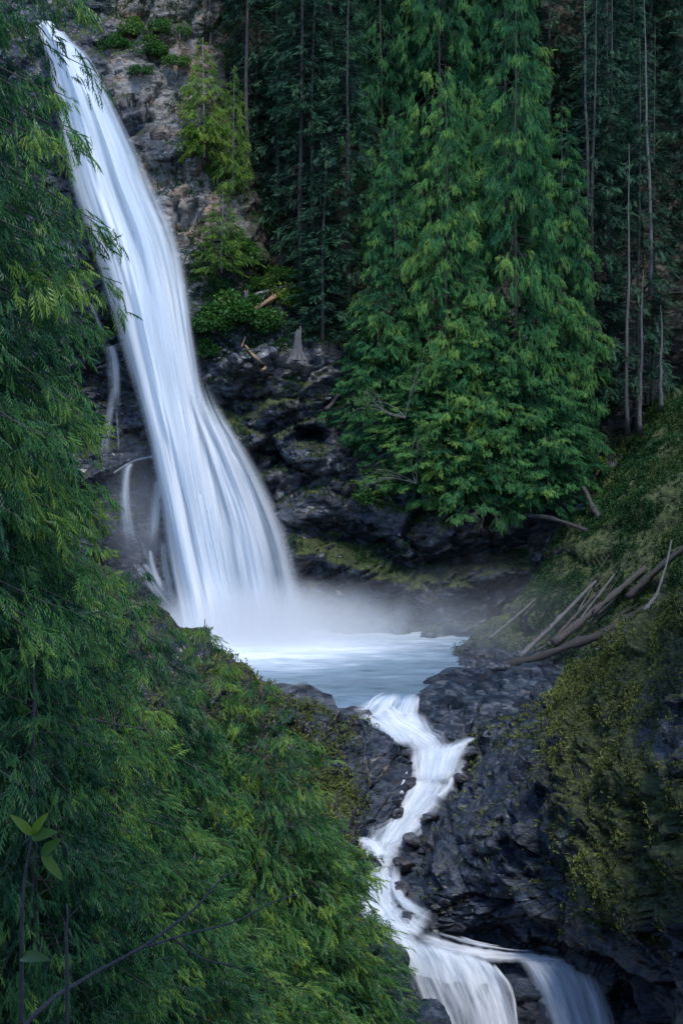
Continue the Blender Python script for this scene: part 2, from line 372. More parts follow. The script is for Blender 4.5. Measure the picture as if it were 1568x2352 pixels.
def c_moss(uv, v, up):
    u, y = uv[:, 0], uv[:, 1]
    m = 0.05 + 0.5 * sm(up, 0.2, 0.7)
    m += 0.4 * np.exp(-(segd(uv, [(690, 1255), (850, 1300), (940, 1340), (1060, 1340)]) / 18) ** 2)
    m += 0.12 * np.exp(-(((u - 860) / 180) ** 2 + ((y - 1170) / 70) ** 2)) + 0.3 * np.exp(-(segd(uv, [(520, 1000), (620, 930), (760, 900)]) / 60) ** 2)
    m += 0.1 * sm(u, 1030, 1250) * sm(y, 900, 1100)
    m += 0.18 * sm(u, 450, 620) * (1 - sm(y, 500, 700)) + 0.1 * (1 - sm(y, 0, 300))
    m -= 0.3 * np.exp(-(((u - 420) / 90) ** 2 + ((y - 400) / 200) ** 2)) 
    return m
def c_dry(uv, v, up):
    u, y = uv[:, 0], uv[:, 1]
    d = (1 - sm(y, 560, 720)) * sm(u, 215, 300) * 0.9
    d -= 0.8 * np.exp(-(segd(uv, [(300, 260), (350, 330), (395, 360)]) / 38) ** 2)
    d += 0.55 * np.exp(-(((u - 660) / 80) ** 2 + ((y - 860) / 45) ** 2)) + 0.22 * np.exp(-(((u - 1040) / 110) ** 2 + ((y - 1390) / 60) ** 2))
    d += 0.12 * sm(fbm(v / 3.0, 3, 77), 0.1, 0.6)
    return d
def c_soil(uv, v, up):
    u, y = uv[:, 0], uv[:, 1]
    s = 0.9 * sm(u, 470, 620) * (1 - sm(y, 640, 760)) + 0.9 * sm(u, 1240, 1400) * (1 - sm(y, 1000, 1100)) + 0.7 * sm(u, 760, 900) * (1 - sm(y, 800, 950))
    s += 0.42 * sm(u, 230, 320) * (1 - sm(y, 120, 330)) + 0.5 * np.exp(-(((u - 590) / 110) ** 2 + ((y - 745) / 60) ** 2))
    return s
cliff, cv, cn, cuv, cat_at = rock_surface('cliff', rows, 390, 420, lambda uv: 0.75 + 0.35 * sm(uv[:, 1], 500, 900), 11, c_moss, c_dry, c_soil, c_warp)
tag(cliff, kind='structure')
def surf_at(v3, uv3, u, v):
    d = (uv3[..., 0] - u) ** 2 + (uv3[..., 1] - v) ** 2
    return v3.reshape(-1, 3)[np.argmin(d)]
def cliff_at(u, v): return surf_at(cv, cuv, u, v)

# right bank: grassy slope with the log jam, behind the near ridge
rows = [[(1040, 1515, 106), (1150, 1545, 103), (1250, 1570, 100), (1340, 1610, 96), (1500, 1640, 92)],
        [(1060, 1490, 107.5), (1160, 1510, 104.5), (1260, 1525, 101.5), (1350, 1560, 98), (1520, 1580, 93)],
        [(1120, 1440, 111), (1220, 1430, 108), (1330, 1430, 104), (1440, 1470, 99), (1650, 1500, 93)],
        [(1230, 1330, 115), (1330, 1285, 111), (1430, 1285, 106.5), (1540, 1330, 101), (1750, 1350, 94)],
        [(1330, 1180, 119), (1410, 1130, 115), (1500, 1095, 111), (1640, 1130, 105), (1900, 1150, 97)],
        [(1390, 1070, 124), (1460, 1010, 121), (1560, 960, 118), (1720, 930, 111), (2000, 900, 101)],
        [(1400, 1000, 132), (1480, 950, 130), (1600, 880, 127), (1800, 830, 120), (2100, 780, 106)]]
slope, slv, sln, sluv, _ = rock_surface('grassy_slope', rows, 220, 200, 0.5, 31,
    moss=lambda uv, v, up: 0.45 + 0.25 * sm(up, 0.1, 0.6) + 0.25 * sm(uv[:, 0], 1250, 1380) - 0.5 * sm(uv[:, 1], 1450, 1530), strat=1.2)
tag(slope, kind='structure')

# flat wet slabs between the pool and the right wall
rows = [[(915, 1625, 96.0), (945, 1600, 94.5), (985, 1572, 97.5), (1040, 1530, 103), (1120, 1505, 106.5), (1260, 1540, 102)],
        [(940, 1650, 92.6), (975, 1615, 91.6), (1010, 1580, 93.4), (1065, 1540, 97.5), (1180, 1515, 101), (1300, 1535, 98)],
        [(965, 1690, 90.4), (1000, 1652, 89.6), (1055, 1618, 91.0), (1130, 1590, 93.4), (1240, 1570, 95.5), (1330, 1570, 95.5)],
        [(990, 1730, 89.0), (1025, 1692, 88.6), (1075, 1684, 88.4), (1150, 1652, 90.0), (1260, 1620, 92), (1350, 1610, 92)],
        [(1045, 1770, 87.6), (1080, 1735, 87.4), (1110, 1725, 87.2), (1160, 1705, 87.8), (1270, 1680, 89), (1370, 1670, 89)],
        [(1035, 1830, 86.0), (1070, 1800, 85.6), (1110, 1780, 85.6), (1170, 1750, 86), (1280, 1730, 86.5), (1380, 1720, 86.5)]]
slab, sbv, sbn, sbuv, _ = rock_surface('stream_slab', rows, 150, 220, 0.42, 51, moss=lambda uv, v, up: 0.12 + 0.2 * sm(uv[:, 0], 1150, 1300), strat=3.0)
tag(slab, kind='structure')

# right wall of the gorge
rows = [[(1060, 1690, 89), (1120, 1662, 89.5), (1180, 1634, 90), (1245, 1605, 90.5), (1310, 1572, 90.5), (1335, 1620, 95)],
        [(1088, 1722, 87), (1155, 1690, 86.2), (1245, 1650, 85), (1330, 1592, 83.6), (1395, 1508, 82.5), (1420, 1560, 88)],
        [(1005, 1845, 84), (1110, 1790, 82), (1240, 1718, 79.5), (1370, 1620, 77), (1478, 1452, 75.5), (1505, 1520, 82)],
        [(905, 1990, 80.5), (1060, 1910, 78), (1230, 1815, 75), (1400, 1680, 71.2), (1580, 1385, 68), (1610, 1470, 75)],
        [(915, 2088, 77.3), (1080, 2035, 75), (1260, 1945, 71), (1450, 1770, 66), (1720, 1345, 60), (1760, 1440, 68)],
        [(975, 2150, 76.4), (1120, 2118, 74.2), (1300, 2070, 69), (1520, 1930, 62), (1900, 1400, 52), (1960, 1500, 60)],
        [(1200, 2182, 75.6), (1290, 2172, 73.2), (1410, 2165, 66.5), (1620, 2070, 58), (2080, 1600, 46), (2150, 1700, 54)],
        [(1365, 2220, 73.5), (1420, 2232, 70.2), (1510, 2250, 64), (1710, 2240, 54), (2200, 1900, 42), (2300, 2000, 50)],
        [(1425, 2360, 71), (1475, 2370, 67), (1560, 2390, 61), (1770, 2420, 50), (2300, 2250, 39), (2400, 2300, 46)],
        [(1440, 2560, 69), (1500, 2600, 65), (1600, 2650, 58), (1850, 2750, 47), (2400, 2700, 36), (2500, 2700, 42)]]
def w_moss(uv, v, up):
    u, y = uv[:, 0], uv[:, 1]
    m = 0.02 + 0.55 * sm(u, 1120, 1400) + 0.2 * sm(up, 0.3, 0.7)
    m += 0.3 * np.exp(-(segd(uv, [(1330, 1600), (1400, 1520), (1568, 1395)]) / 45) ** 2)
    m -= 0.55 * sm(y, 2050, 2230) * sm(u, 1000, 1100) + 0.5 * np.exp(-(((u - 1540) / 90) ** 2 + ((y - 1700) / 75) ** 2))
    m += 0.25 * np.exp(-(((u - 1450) / 110) ** 2 + ((y - 1760) / 60) ** 2)) + 0.3 * np.exp(-(((u - 1430) / 70) ** 2 + ((y - 1900) / 45) ** 2))
    return m
wall, wv, wnm, wuv, wat = rock_surface('gorge_wall', rows, 420, 330, lambda uv: 0.4 + 0.35 * sm(uv[:, 0], 1000, 1200), 71, w_moss, None, None, None, strat=2.6, fine=1.4)
tag(wall, kind='structure')

# left bank: ridge below the foreground trees
rows = [[(0, 1200, 100), (430, 1500, 93), (520, 1575, 92), (600, 1640, 91.5), (680, 1690, 91), (780, 1710, 90.5), (880, 1730, 89.5), (960, 1780, 87.5)],
        [(0, 1110, 92), (430, 1432, 87.5), (515, 1500, 86.8), (600, 1565, 86.6), (680, 1625, 86.5), (780, 1658, 86.5), (870, 1688, 86), (945, 1745, 85)],
        [(0, 1250, 89), (430, 1530, 84.5), (530, 1600, 84), (620, 1680, 84), (700, 1730, 84), (790, 1740, 84), (872, 1745, 84.2), (948, 1772, 84.2)],
        [(0, 1430, 86), (430, 1660, 82), (550, 1740, 81.6), (640, 1790, 81.6), (720, 1820, 81.6), (800, 1822, 82), (868, 1820, 82.4), (928, 1830, 82.8)],
        [(0, 1750, 81), (430, 1850, 78.5), (600, 1890, 78.5), (690, 1900, 79), (760, 1905, 79.4), (815, 1908, 79.8), (855, 1908, 80.4), (892, 1900, 81.2)],
        [(0, 2100, 75), (430, 2120, 74), (600, 2130, 74.5), (690, 2100, 75.5), (750, 2080, 76.5), (800, 2060, 77), (835, 2040, 77.6), (850, 2010, 78.6)]]
bank, bv, bn, buv, _ = rock_surface('left_bank', rows, 180, 220, 0.5, 91,
    moss=lambda uv, v, up: 0.3 * (1 - sm(uv[:, 0], 780, 860)) + 0.35 * sm(up, 0.35, 0.75) * (1 - sm(uv[:, 0], 850, 900)) + 0.04,
    soil=lambda uv, v, up: 0.42 * (1 - sm(uv[:, 0], 700, 820)), strat=2.6)
tag(bank, kind='structure')

# rock in the left foreground under the lowest cedar
rows = [[(640, 2130, 76), (760, 2120, 75.5), (835, 2118, 75), (880, 2150, 74.5), (920, 2190, 74)],
        [(640, 2180, 71), (770, 2140, 71), (830, 2132, 71), (880, 2165, 71), (940, 2205, 71.5)],
        [(640, 2260, 68), (780, 2220, 68), (850, 2210, 68.3), (920, 2250, 68.6), (985, 2300, 69)],
        [(640, 2380, 65), (790, 2340, 65), (870, 2340, 65.3), (950, 2360, 66), (1015, 2390, 67)],
        [(640, 2560, 62), (800, 2540, 62), (890, 2540, 62.5), (980, 2540, 63.5), (1050, 2540, 65)]]
low, lv, ln, luv, _ = rock_surface('low_rock', rows, 130, 130, 0.5, 131, moss=lambda uv, v, up: 0.08 + 0.25 * sm(up, 0.3, 0.8), strat=2.0)
tag(low, kind='structure')

# rock bed under the stream and the lower fall
rows = [[(600, 1580, 98), (880, 1582, 98.5), (1100, 1570, 99)],
        [(620, 1605, 94.6), (880, 1612, 94.2), (1070, 1600, 95)],
        [(720, 1660, 90.5), (900, 1668, 90), (1080, 1660, 90)],
        [(820, 1735, 88), (990, 1742, 87.3), (1120, 1735, 87.3)],
        [(830, 1830, 84.5), (970, 1832, 84.5), (1080, 1830, 84.5)],
        [(760, 1935, 81), (885, 1938, 81), (1010, 1930, 81)],
        [(740, 2050, 77.5), (860, 2056, 77.4), (1000, 2050, 77.4)],
        [(760, 2130, 75.4), (890, 2142, 75.2), (1010, 2160, 75.2)]]
bed, ev, en, euv, _ = rock_surface('stream_bed', rows, 160, 70, 0.22, 151, strat=2.4)
tag(bed, kind='structure')
rows = [[(820, 2030, 81), (900, 2040, 81), (1000, 2050, 80.5), (1120, 2060, 80), (1250, 2080, 79.5), (1380, 2100, 79), (1470, 2120, 78.5)],
        [(820, 2120, 77), (900, 2135, 76.5), (1000, 2165, 76), (1120, 2185, 75.5), (1250, 2200, 75), (1380, 2225, 74.5), (1470, 2240, 74)],
        [(830, 2180, 73.6), (920, 2205, 73.4), (1010, 2225, 73.2), (1130, 2235, 73), (1250, 2240, 72.8), (1370, 2255, 72.6), (1470, 2260, 72.6)],
        [(850, 2260, 71.8), (950, 2270, 71.6), (1050, 2280, 71.4), (1150, 2270, 71.8), (1260, 2280, 71.4), (1370, 2300, 71.4), (1470, 2320, 71.6)],
        [(880, 2420, 70.6), (990, 2420, 70.4), (1090, 2420, 70.2), (1180, 2420, 71), (1280, 2420, 70.2), (1390, 2420, 70.2), (1480, 2440, 70.6)],
        [(880, 2700, 70), (990, 2700, 69.6), (1090, 2700, 69.2), (1180, 2700, 70), (1280, 2700, 69.2), (1400, 2700, 69.2), (1500, 2700, 69.6)]]
lip, pv, pn, puv, _ = rock_surface('lower_lip', rows, 120, 160, 0.16, 171, strat=2.4)
tag(lip, kind='structure')

# ground: hill under the viewpoint and a far sheet out to the horizon
gx, gy = np.meshgrid(np.linspace(-75, 45, 100), np.linspace(-40, 88, 100))
gz = np.interp(gy, [-40, 0, 6, 15, 28, 45, 60, 75, 88], [6, -1.8, -4.8, -10, -17, -25.5, -33, -37, -38]) + 40
gz = gz + np.clip(-(gx + 6) * 0.55, -0.5, 26) * np.interp(gy, [0, 25, 88], [0.15, 1, 1.0])
gp = np.stack([gx, gy, gz], -1).reshape(-1, 3); gp[:, 2] += 0.6 * fbm(gp / 6, 3, 5) * (gp[:, 1] > 4)
z = np.zeros(len(gp))
tag(obj('near_hillside', mesh('near_hillside', gp, gfaces(100, 100)[:, ::-1], {'moss': z + 0.5, 'dry': z, 'soil': z + 0.6}, None, True, M_rock)), kind='structure')
g = 3000.0
z = np.zeros(4)
tag(obj('ground', mesh('ground', [(-g, -g, -6), (g, -g, -6), (g, g, -6), (-g, g, -6)], [(0, 1, 2, 3)], {'moss': z + 0.4, 'dry': z, 'soil': z + 0.5}, None, False, M_rock)), kind='structure')

# ------------------------------------------------------------------ water
POOL_Z = CZ - 21.9
def edge_profile(x, w): return sm(x, 0, w) * sm(1 - x, 0, w)
def sheet(vlr, nr, nc, edge=0.16, dens=1.0, depth_bow=0.8, wob=0.0, s=0, fade=(0.0, 0.0), dprof=None, skew=None):
    """water sheet between a left and a right edge: list of (v, left u, right u, depth)"""
    a = cat(np.asarray(vlr, float), nr); t = np.linspace(0, 1, nc)
    g = np.stack([a[:, 1:2] * (1 - t) + a[:, 2:3] * t, np.repeat(a[:, :1], nc, 1) + (0 if skew is None else skew * (t - 0.5)[None]), np.repeat(a[:, 3:4], nc, 1) - depth_bow * np.sin(t * math.pi)[None]], -1)
    w = Pa(g)
    seg = np.linalg.norm(np.diff(w, axis=0), axis=-1).mean(1); along = np.concatenate([[0], np.cumsum(seg)])
    width = np.linalg.norm(w[:, -1] - w[:, 0], axis=-1).mean()
    uvs = np.stack([np.repeat((t * width)[None], nr, 0) + s * 13.7, np.repeat(along[:, None], nc, 1) + s * 7.1], -1)
    r = np.linspace(0, 1, nr)[:, None]
    de = dens * edge_profile(t, edge)[None] * np.ones((nr, 1))
    if fade[0]: de = de * sm(r, 0, fade[0])
    if fade[1]: de = de * sm(1 - r, 0, fade[1])
    if dprof is not None: de = de * dprof(t[None], r)
    if wob:
        nn = fbm(np.concatenate([uvs.reshape(-1, 2) * np.array([1.6, 0.06]), np.full((nr * nc, 1), s * 3.0)], 1), 3, s).reshape(nr, nc)
        w[..., 1] -= wob * nn
    return w.reshape(-1, 3), gfaces(nr, nc), de.ravel(), uvs.reshape(-1, 2)
def water(name, parts, mat, parent=None):
    vs, fs, ds, us, n = [], [], [], [], 0
    for v, f, d, u in parts:
        vs.append(v); fs.append(f + n); ds.append(d); us.append(u); n += len(v)
    return obj(name, mesh(name, np.concatenate(vs), np.concatenate(fs), {'dens': np.concatenate(ds)}, np.concatenate(us), True, mat), parent)

MAINL = [(50, 80, 128, 126.8), (90, 98, 160, 122.8), (130, 108, 206, 121.6), (220, 125, 258, 120.2), (330, 145, 315, 119.2), (420, 162, 354, 118.6), (540, 196, 408, 117.8), (650, 232, 432, 117.2), (800, 272, 452, 116.6),
         (920, 304, 470, 116.2), (1020, 330, 488, 115.8), (1150, 358, 512, 115.4), (1300, 388, 540, 115.0), (1400, 410, 560, 114.6), (1490, 425, 575, 114.2)]
fall = empty('waterfall', P(520, 1450, 115))
tag(fall, 'tall white silky waterfall plunging down the dark cliff into the pool', 'waterfall')
wp = fall.location.copy()
def local(o): o.matrix_parent_inverse = Matrix.Translation(-wp); return o
MAINL = [(v, l - 9, r + 9, y) for v, l, r, y in MAINL]
parts = [sheet(MAINL, 160, 70, 0.28, 0.95, 1.2, 0.5, 1, (0.0, 0.0)),
         sheet([(v, l + 14, r - 10, y - 0.8) for v, l, r, y in MAINL], 160, 70, 0.4, 0.7, 1.2, 0.8, 2)]
local(water('curtain', parts, M_fall, fall))
FAN = [(820, 370, 474, 117.0), (900, 385, 500, 116.8), (960, 395, 530, 116.6), (1020, 405, 570, 116.2), (1120, 420, 626, 115.8), (1220, 435, 672, 115.4), (1320, 450, 700, 115.2), (1420, 465, 720, 115.0), (1490, 470, 730, 114.8)]
fanp = lambda t, r: 1.0 - 0.42 * sm(t, 0.45, 0.7)
local(water('fan', [sheet(FAN, 120, 80, 0.34, 0.85, 0.6, 0.5, 3, (0.35, 0), fanp), sheet([(v, l + 10, r + 3, y - 0.7) for v, l, r, y in FAN], 120, 80, 0.34, 0.6, 0.6, 0.7, 4, (0.4, 0), fanp)], M_fall, fall))
# separate strands that leave the main column over the rock steps
strands = []
for k, (pl, w0, w1, dn) in enumerate([
    ([(480, 905, 117), (520, 985, 116), (560, 1040, 115.8), (590, 1110, 115.4), (612, 1180, 115.2), (640, 1235, 114.9), (652, 1330, 114.8), (668, 1430, 114.6)], 10, 18, 0.75),
    ([(500, 1000, 116), (545, 1060, 115.5), (575, 1130, 115.3), (590, 1190, 115.1), (610, 1290, 114.9), (625, 1430, 114.6)], 14, 24, 0.6),
    ([(545, 1140, 115.4), (570, 1185, 115.2), (575, 1240, 115.0), (590, 1330, 114.8), (600, 1440, 114.6)], 12, 20, 0.6),
    ([(520, 1050, 115.6), (535, 1130, 115.3), (540, 1230, 115.0), (560, 1440, 114.6)], 16, 26, 0.55),
    ([(640, 1195, 116), (655, 1190, 115.9), (654, 1230, 115.7), (650, 1300, 115.6), (653, 1370, 115.5)], 5, 8, 0.5),
    ([(600, 1160, 115.6), (630, 1205, 115.3), (640, 1270, 115.0), (648, 1340, 114.9)], 9, 14, 0.6),
    ([(400, 520, 118), (425, 640, 117.6), (445, 790, 117), (462, 900, 116.6)], 12, 14, 0.0)][1:5]):
    c = cat(np.array(pl, float), 60); ww = np.linspace(w0, w1, 60)
    strands.append(sheet([(c[i, 1], c[i, 0] - ww[i], c[i, 0] + ww[i], c[i, 2]) for i in range(60)], 60, 12, 0.5, dn * 0.62, 0.25, 0, 20 + k, (0.2, 0.25)))
for st in strands: local(water('strand', [st], M_veil, fall))

side = []
for k, (pl, w0, w1, dn) in enumerate([
    ([(205, 690, 120.2), (226, 745, 120), (238, 775, 119.8), (250, 800, 119.6)], 9, 10, 0.5),
    ([(252, 790, 119.6), (262, 830, 119.4), (268, 890, 119.2), (270, 980, 119)], 14, 20, 0.5),
    ([(262, 880, 119), (252, 950, 118.8), (240, 1030, 118.6), (232, 1110, 118.5)], 8, 16, 0.4),
    ([(268, 940, 119), (272, 1000, 118.9), (274, 1060, 118.8)], 3, 4, 0.5),
    ([(300, 1062, 118.0), (288, 1085, 117.7), (286, 1150, 117.4), (300, 1240, 117.2), (325, 1310, 117)], 12, 24, 0.55),
    ([(365, 1095, 117.6), (360, 1160, 117.5), (352, 1230, 117.4), (348, 1290, 117.3)], 14, 22, 0.4),
    ([(300, 1215, 117.6), (325, 1245, 117.4), (340, 1290, 117.2), (365, 1330, 117)], 5, 12, 0.5),
    ([(345, 1260, 117.3), (352, 1300, 117.2), (366, 1340, 117), (385, 1390, 116.8)], 6, 12, 0.5),
    ([(318, 1290, 117.4), (350, 1330, 117.1), (385, 1375, 116.8), (420, 1420, 116.5)], 18, 34, 0.7),
    ([(375, 1240, 117.2), (380, 1300, 117), (392, 1360, 116.8), (405, 1430, 116.6)], 8, 14, 0.5)]):
    c = cat(np.array(pl, float), 40); ww = np.linspace(w0, w1, 40) * 1.35
    side.append(sheet([(c[i, 1], c[i, 0] - ww[i], c[i, 0] + ww[i], c[i, 2]) for i in range(40)], 40, 12, 0.5, dn * 0.66, 0.2, 0, 40 + k, (0.08, 0.55)))
# rivulet running along the ledge
tt = cat(np.array([(350, 1048, 117.6), (315, 1056, 117.9), (290, 1068, 118.1), (262, 1086, 118.4)], float), 30)
gg = np.stack([tt + np.array([0, -5, 0.2]), tt, tt + np.array([0, 5, -0.2])], 1); ww_ = Pa(gg)
al = np.linspace(0, 4, 30)
side.append((ww_.reshape(-1, 3), gfaces(30, 3), np.tile([0.0, 0.6, 0.0], 30), np.stack([np.tile([0, .2, .4], 30), np.repeat(al, 3)], -1)))
sf = empty('side_waterfall', P(290, 1400, 118)); tag(sf, 'thin side trickles over rock left of the main waterfall', 'waterfall')
for st in side: water('trickle', [st], M_veil, sf).matrix_parent_inverse = Matrix.Translation(-sf.location)

# pool
bx = np.array([[-22, 122], [22, 122]]); nx, ny = 120, 120
px, py = np.meshgrid(np.linspace(-26, 13, nx), np.linspace(88.6, 123, ny))
pp = np.stack([px, py, np.full_like(px, POOL_Z)], -1).reshape(-1, 3)
fx, fy = P(560, 1450, 114)[:2]
dd = np.sqrt(((pp[:, 0] - fx) / 1.25) ** 2 + (pp[:, 1] - fy) ** 2)
pp[:, 2] -= 0.17 * np.clip(94.0 - pp[:, 1], 0, 9) ** 1.3
pp[:, 2] += 0.05 * fbm(pp * np.array([0.5, 1.2, 1]), 3, 8) * 1.0
pf = gfaces(ny, nx)[:, ::-1]; pc = pp[pf].mean(1)
pf = pf[(pc[:, 0] < np.interp(pc[:, 1], [88, 92, 94, 103.6, 108.4, 123], [5.6, 5.6, 6.2, 9.6, 10.8, 12]))]
pool = obj('pool', mesh('pool', pp, pf, {'foam': 1.05 - 0.78 * sm(dd, 0, 20)}, None, True, M_pool)); tag(pool, kind='structure')

# stream: cascades from the pool lip down to the lower fall
cas = empty('cascade', P(900, 1900, 80)); tag(cas, 'white cascade rushing down the narrow rock chute below the pool', 'cascade')
wp2 = cas.location.copy()
def local2(o): o.matrix_parent_inverse = Matrix.Translation(-wp2); return o
def flow(pl, nr, nc, edge, dens, s, wob=0.25, lift=0.0, fade=(0, 0), bow=0.3, off=0.0, wf=1.0):
    """ribbon along a path of (u, v, depth, half width in view units) laid across the flow"""
    c = cat(np.asarray(pl, float), nr); w = Pa(c[:, :3]); d = np.gradient(w, axis=0); d /= np.linalg.norm(d, axis=1, keepdims=True)
    up = np.array([0, -0.55, 0.83]); side_ = np.cross(d, up[None]); side_ /= np.linalg.norm(side_, axis=1, keepdims=True) + 1e-9
    if side_[:, 0].mean() < 0: side_ = -side_
    hw = c[:, 3] / F * c[:, 2]; t = np.linspace(-1, 1, nc)
    rag = 1 + 0.35 * fbm(np.stack([np.arange(nr) * 0.16, np.full(nr, s * 1.7), np.full(nr, 0.3)], -1), 3, s + 5)
    rag2 = 1 + 0.35 * fbm(np.stack([np.arange(nr) * 0.16, np.full(nr, s * 1.7), np.full(nr, 9.3)], -1), 3, s + 6)
    tt_ = np.where(t[None] < 0, t[None] * rag[:, None], t[None] * rag2[:, None])
    g = w[:, None] + side_[:, None] * (hw[:, None] * (off + wf * tt_))[..., None]
    nrm = np.cross(side_, d); nrm *= np.sign(nrm[:, 2:3] + 1e-9)
    along = np.concatenate([[0], np.cumsum(np.linalg.norm(np.diff(w, axis=0), axis=1))])
    uvs = np.stack([hw.mean() * wf * t[None] + s * 11.3 + np.zeros((nr, 1)), np.repeat(along[:, None], nc, 1) + s * 5], -1)
    bump_ = fbm(np.concatenate([uvs.reshape(-1, 2) * np.array([1.3, 0.35]), np.full((nr * nc, 1), s * 2.0)], 1), 3, s).reshape(nr, nc)
    g = g + nrm[:, None] * (lift + bow * (1 - t[None] ** 2) + wob * bump_)[..., None]
    r = np.linspace(0, 1, nr)[:, None]
    de = dens * edge_profile((t + 1) / 2, edge)[None] * np.ones((nr, 1))
    if fade[0]: de = de * sm(r, 0, fade[0])
    if fade[1]: de = de * sm(1 - r, 0, fade[1])
    return g.reshape(-1, 3), gfaces(nr, nc), de.ravel(), uvs.reshape(-1, 2)
def fallsheet(top, bot, nr, nc, dens, s, edge=0.15, arc=1.2, prof=None, wob=0.3, topf=0.12):
    """water arching over a lip: top and bottom edges are lists of (u, v, depth)"""
    a = Pa(cat(np.asarray(top, float), nc)); b = Pa(cat(np.asarray(bot, float), nc)); r = np.linspace(0, 1, nr)
    g = a[None] * (1 - r)[:, None, None] + b[None] * r[:, None, None]
    g[..., 2] += (arc * (1 - (1 - r) ** 2) * (1 - r) * 1.8)[:, None]
    width = np.linalg.norm(b[-1] - b[0]); t = np.linspace(0, 1, nc)
    ln = np.linalg.norm(b - a, axis=1).mean()
    uvs = np.stack([np.repeat(t[None] * width, nr, 0) + s * 9, np.repeat(r[:, None] * ln, nc, 1) + s], -1)
    nn = fbm(np.concatenate([uvs.reshape(-1, 2) * np.array([1.4, 0.12]), np.full((nr * nc, 1), s * 2.0)], 1), 3, s).reshape(nr, nc)
    g[..., 1] -= wob * nn
    de = dens * edge_profile(t, edge)[None] * sm(r, -0.02, topf)[:, None]
    if prof is not None: de = de * prof(t[None], r[:, None])
    return g.reshape(-1, 3), gfaces(nr, nc), de.ravel(), uvs.reshape(-1, 2)
def ribbons(pl, n, seed, wob=0.08, lift=0.25, dens=(0.35, 0.7), span=(0.25, 0.6)):
    q = np.random.default_rng(seed); c = cat(np.asarray(pl, float), 120); out = []
    for k in range(n):
        a0 = q.uniform(0, 1 - span[0]); a1 = min(1, a0 + q.uniform(*span)); i0, i1 = int(a0 * 119), int(a1 * 119)
        out.append(flow(c[i0:i1 + 1:3] if i1 - i0 > 12 else c[i0:i0 + 13:3], 36, 8, 0.5, q.uniform(*dens), seed + k, wob, lift + q.uniform(0, 0.25), (0.3, 0.3), 0.1, q.uniform(-0.9, 0.9), q.uniform(0.08, 0.28)))
    return out
upper = [flow([(880, 1690, 88.8, 16), (930, 1700, 88.4, 24), (965, 1720, 87.7, 30), (985, 1750, 86.8, 34)], 40, 18, 0.45, 0.5, 63, 0.1, 0.15, (0.3, 0.2), 0.1),
         flow([(965, 1625, 92.2, 6), (1000, 1628, 92.0, 7), (1035, 1624, 92.0, 5)], 20, 8, 0.5, 0.4, 65, 0.05, 0.35, (0.3, 0.3))]
def fs(top, bot, dens, s_):
    top, bot = [(u, v, y - 0.5) for u, v, y in top], [(u, v, y - 0.5) for u, v, y in bot]
    return fallsheet(top, bot, 40, 30, dens, s_, 0.35, 0.25, lambda t, r: sm(1 - r, 0, 0.25), 0.15, 0.4)
upper += [fs([(885, 1592, 93.2), (905, 1590, 93.4), (935, 1592, 93.2)], [(770, 1646, 90.9), (840, 1664, 90.2), (915, 1662, 90.2)], 0.75, 90),
          fs([(930, 1596, 93.0), (950, 1590, 93.2), (975, 1598, 92.8)], [(880, 1664, 90.0), (920, 1668, 89.9), (965, 1650, 90.3)], 0.66, 93),
          fs([(780, 1640, 90.9), (860, 1632, 91.1), (985, 1628, 91.1)], [(890, 1716, 87.8), (950, 1722, 87.5), (1020, 1708, 87.8)], 0.85, 91),
          fs([(830, 1652, 90.4), (880, 1654, 90.3), (930, 1650, 90.4)], [(925, 1712, 87.8), (955, 1716, 87.6), (985, 1710, 87.7)], 0.6, 95),
          fs([(925, 1702, 87.8), (1010, 1704, 87.8), (1100, 1700, 87.7)], [(945, 1800, 84.8), (990, 1806, 84.7), (1045, 1790, 85.0)], 0.85, 92),
          fs([(960, 1706, 87.5), (1020, 1708, 87.5), (1080, 1706, 87.5)], [(955, 1800, 84.5), (995, 1800, 84.5), (1030, 1795, 84.7)], 0.6, 94)]
upper += [flow([(870, 1632, 91.0, 40), (915, 1668, 89.5, 44), (955, 1695, 88.4, 50), (990, 1722, 87.3, 60), (1002, 1755, 86.4, 62)], 60, 24, 0.5, 0.7, 66, 0.12, 0.3, (0.2, 0.15), 0.15),
          flow([(1095, 1704, 87.5, 8), (1060, 1714, 87.3, 22), (1030, 1735, 86.8, 32), (1010, 1770, 86.0, 40)], 40, 16, 0.5, 0.65, 67, 0.1, 0.3, (0.15, 0.2), 0.1)]
upper += ribbons([(905, 1600, 92.9, 26), (868, 1634, 91.2, 40), (890, 1656, 90.2, 44), (925, 1680, 89.2, 40), (960, 1702, 88.2, 36)], 12, 400, 0.05, 0.2)
local2(water('upper_rapid', upper, M_stream, cas))
CH = [(1010, 1720, 87.2, 80), (1008, 1750, 86.6, 74), (1000, 1775, 86.0, 72), (985, 1805, 85.1, 74), (960, 1840, 84.1, 78), (930, 1880, 82.8, 74), (903, 1915, 81.7, 64), (880, 1950, 80.6, 62), (866, 1990, 79.3, 52), (862, 2030, 78.0, 56), (864, 2070, 76.8, 60), (880, 2110, 75.7, 72), (915, 2145, 74.8, 80), (965, 2178, 74.0, 80)]
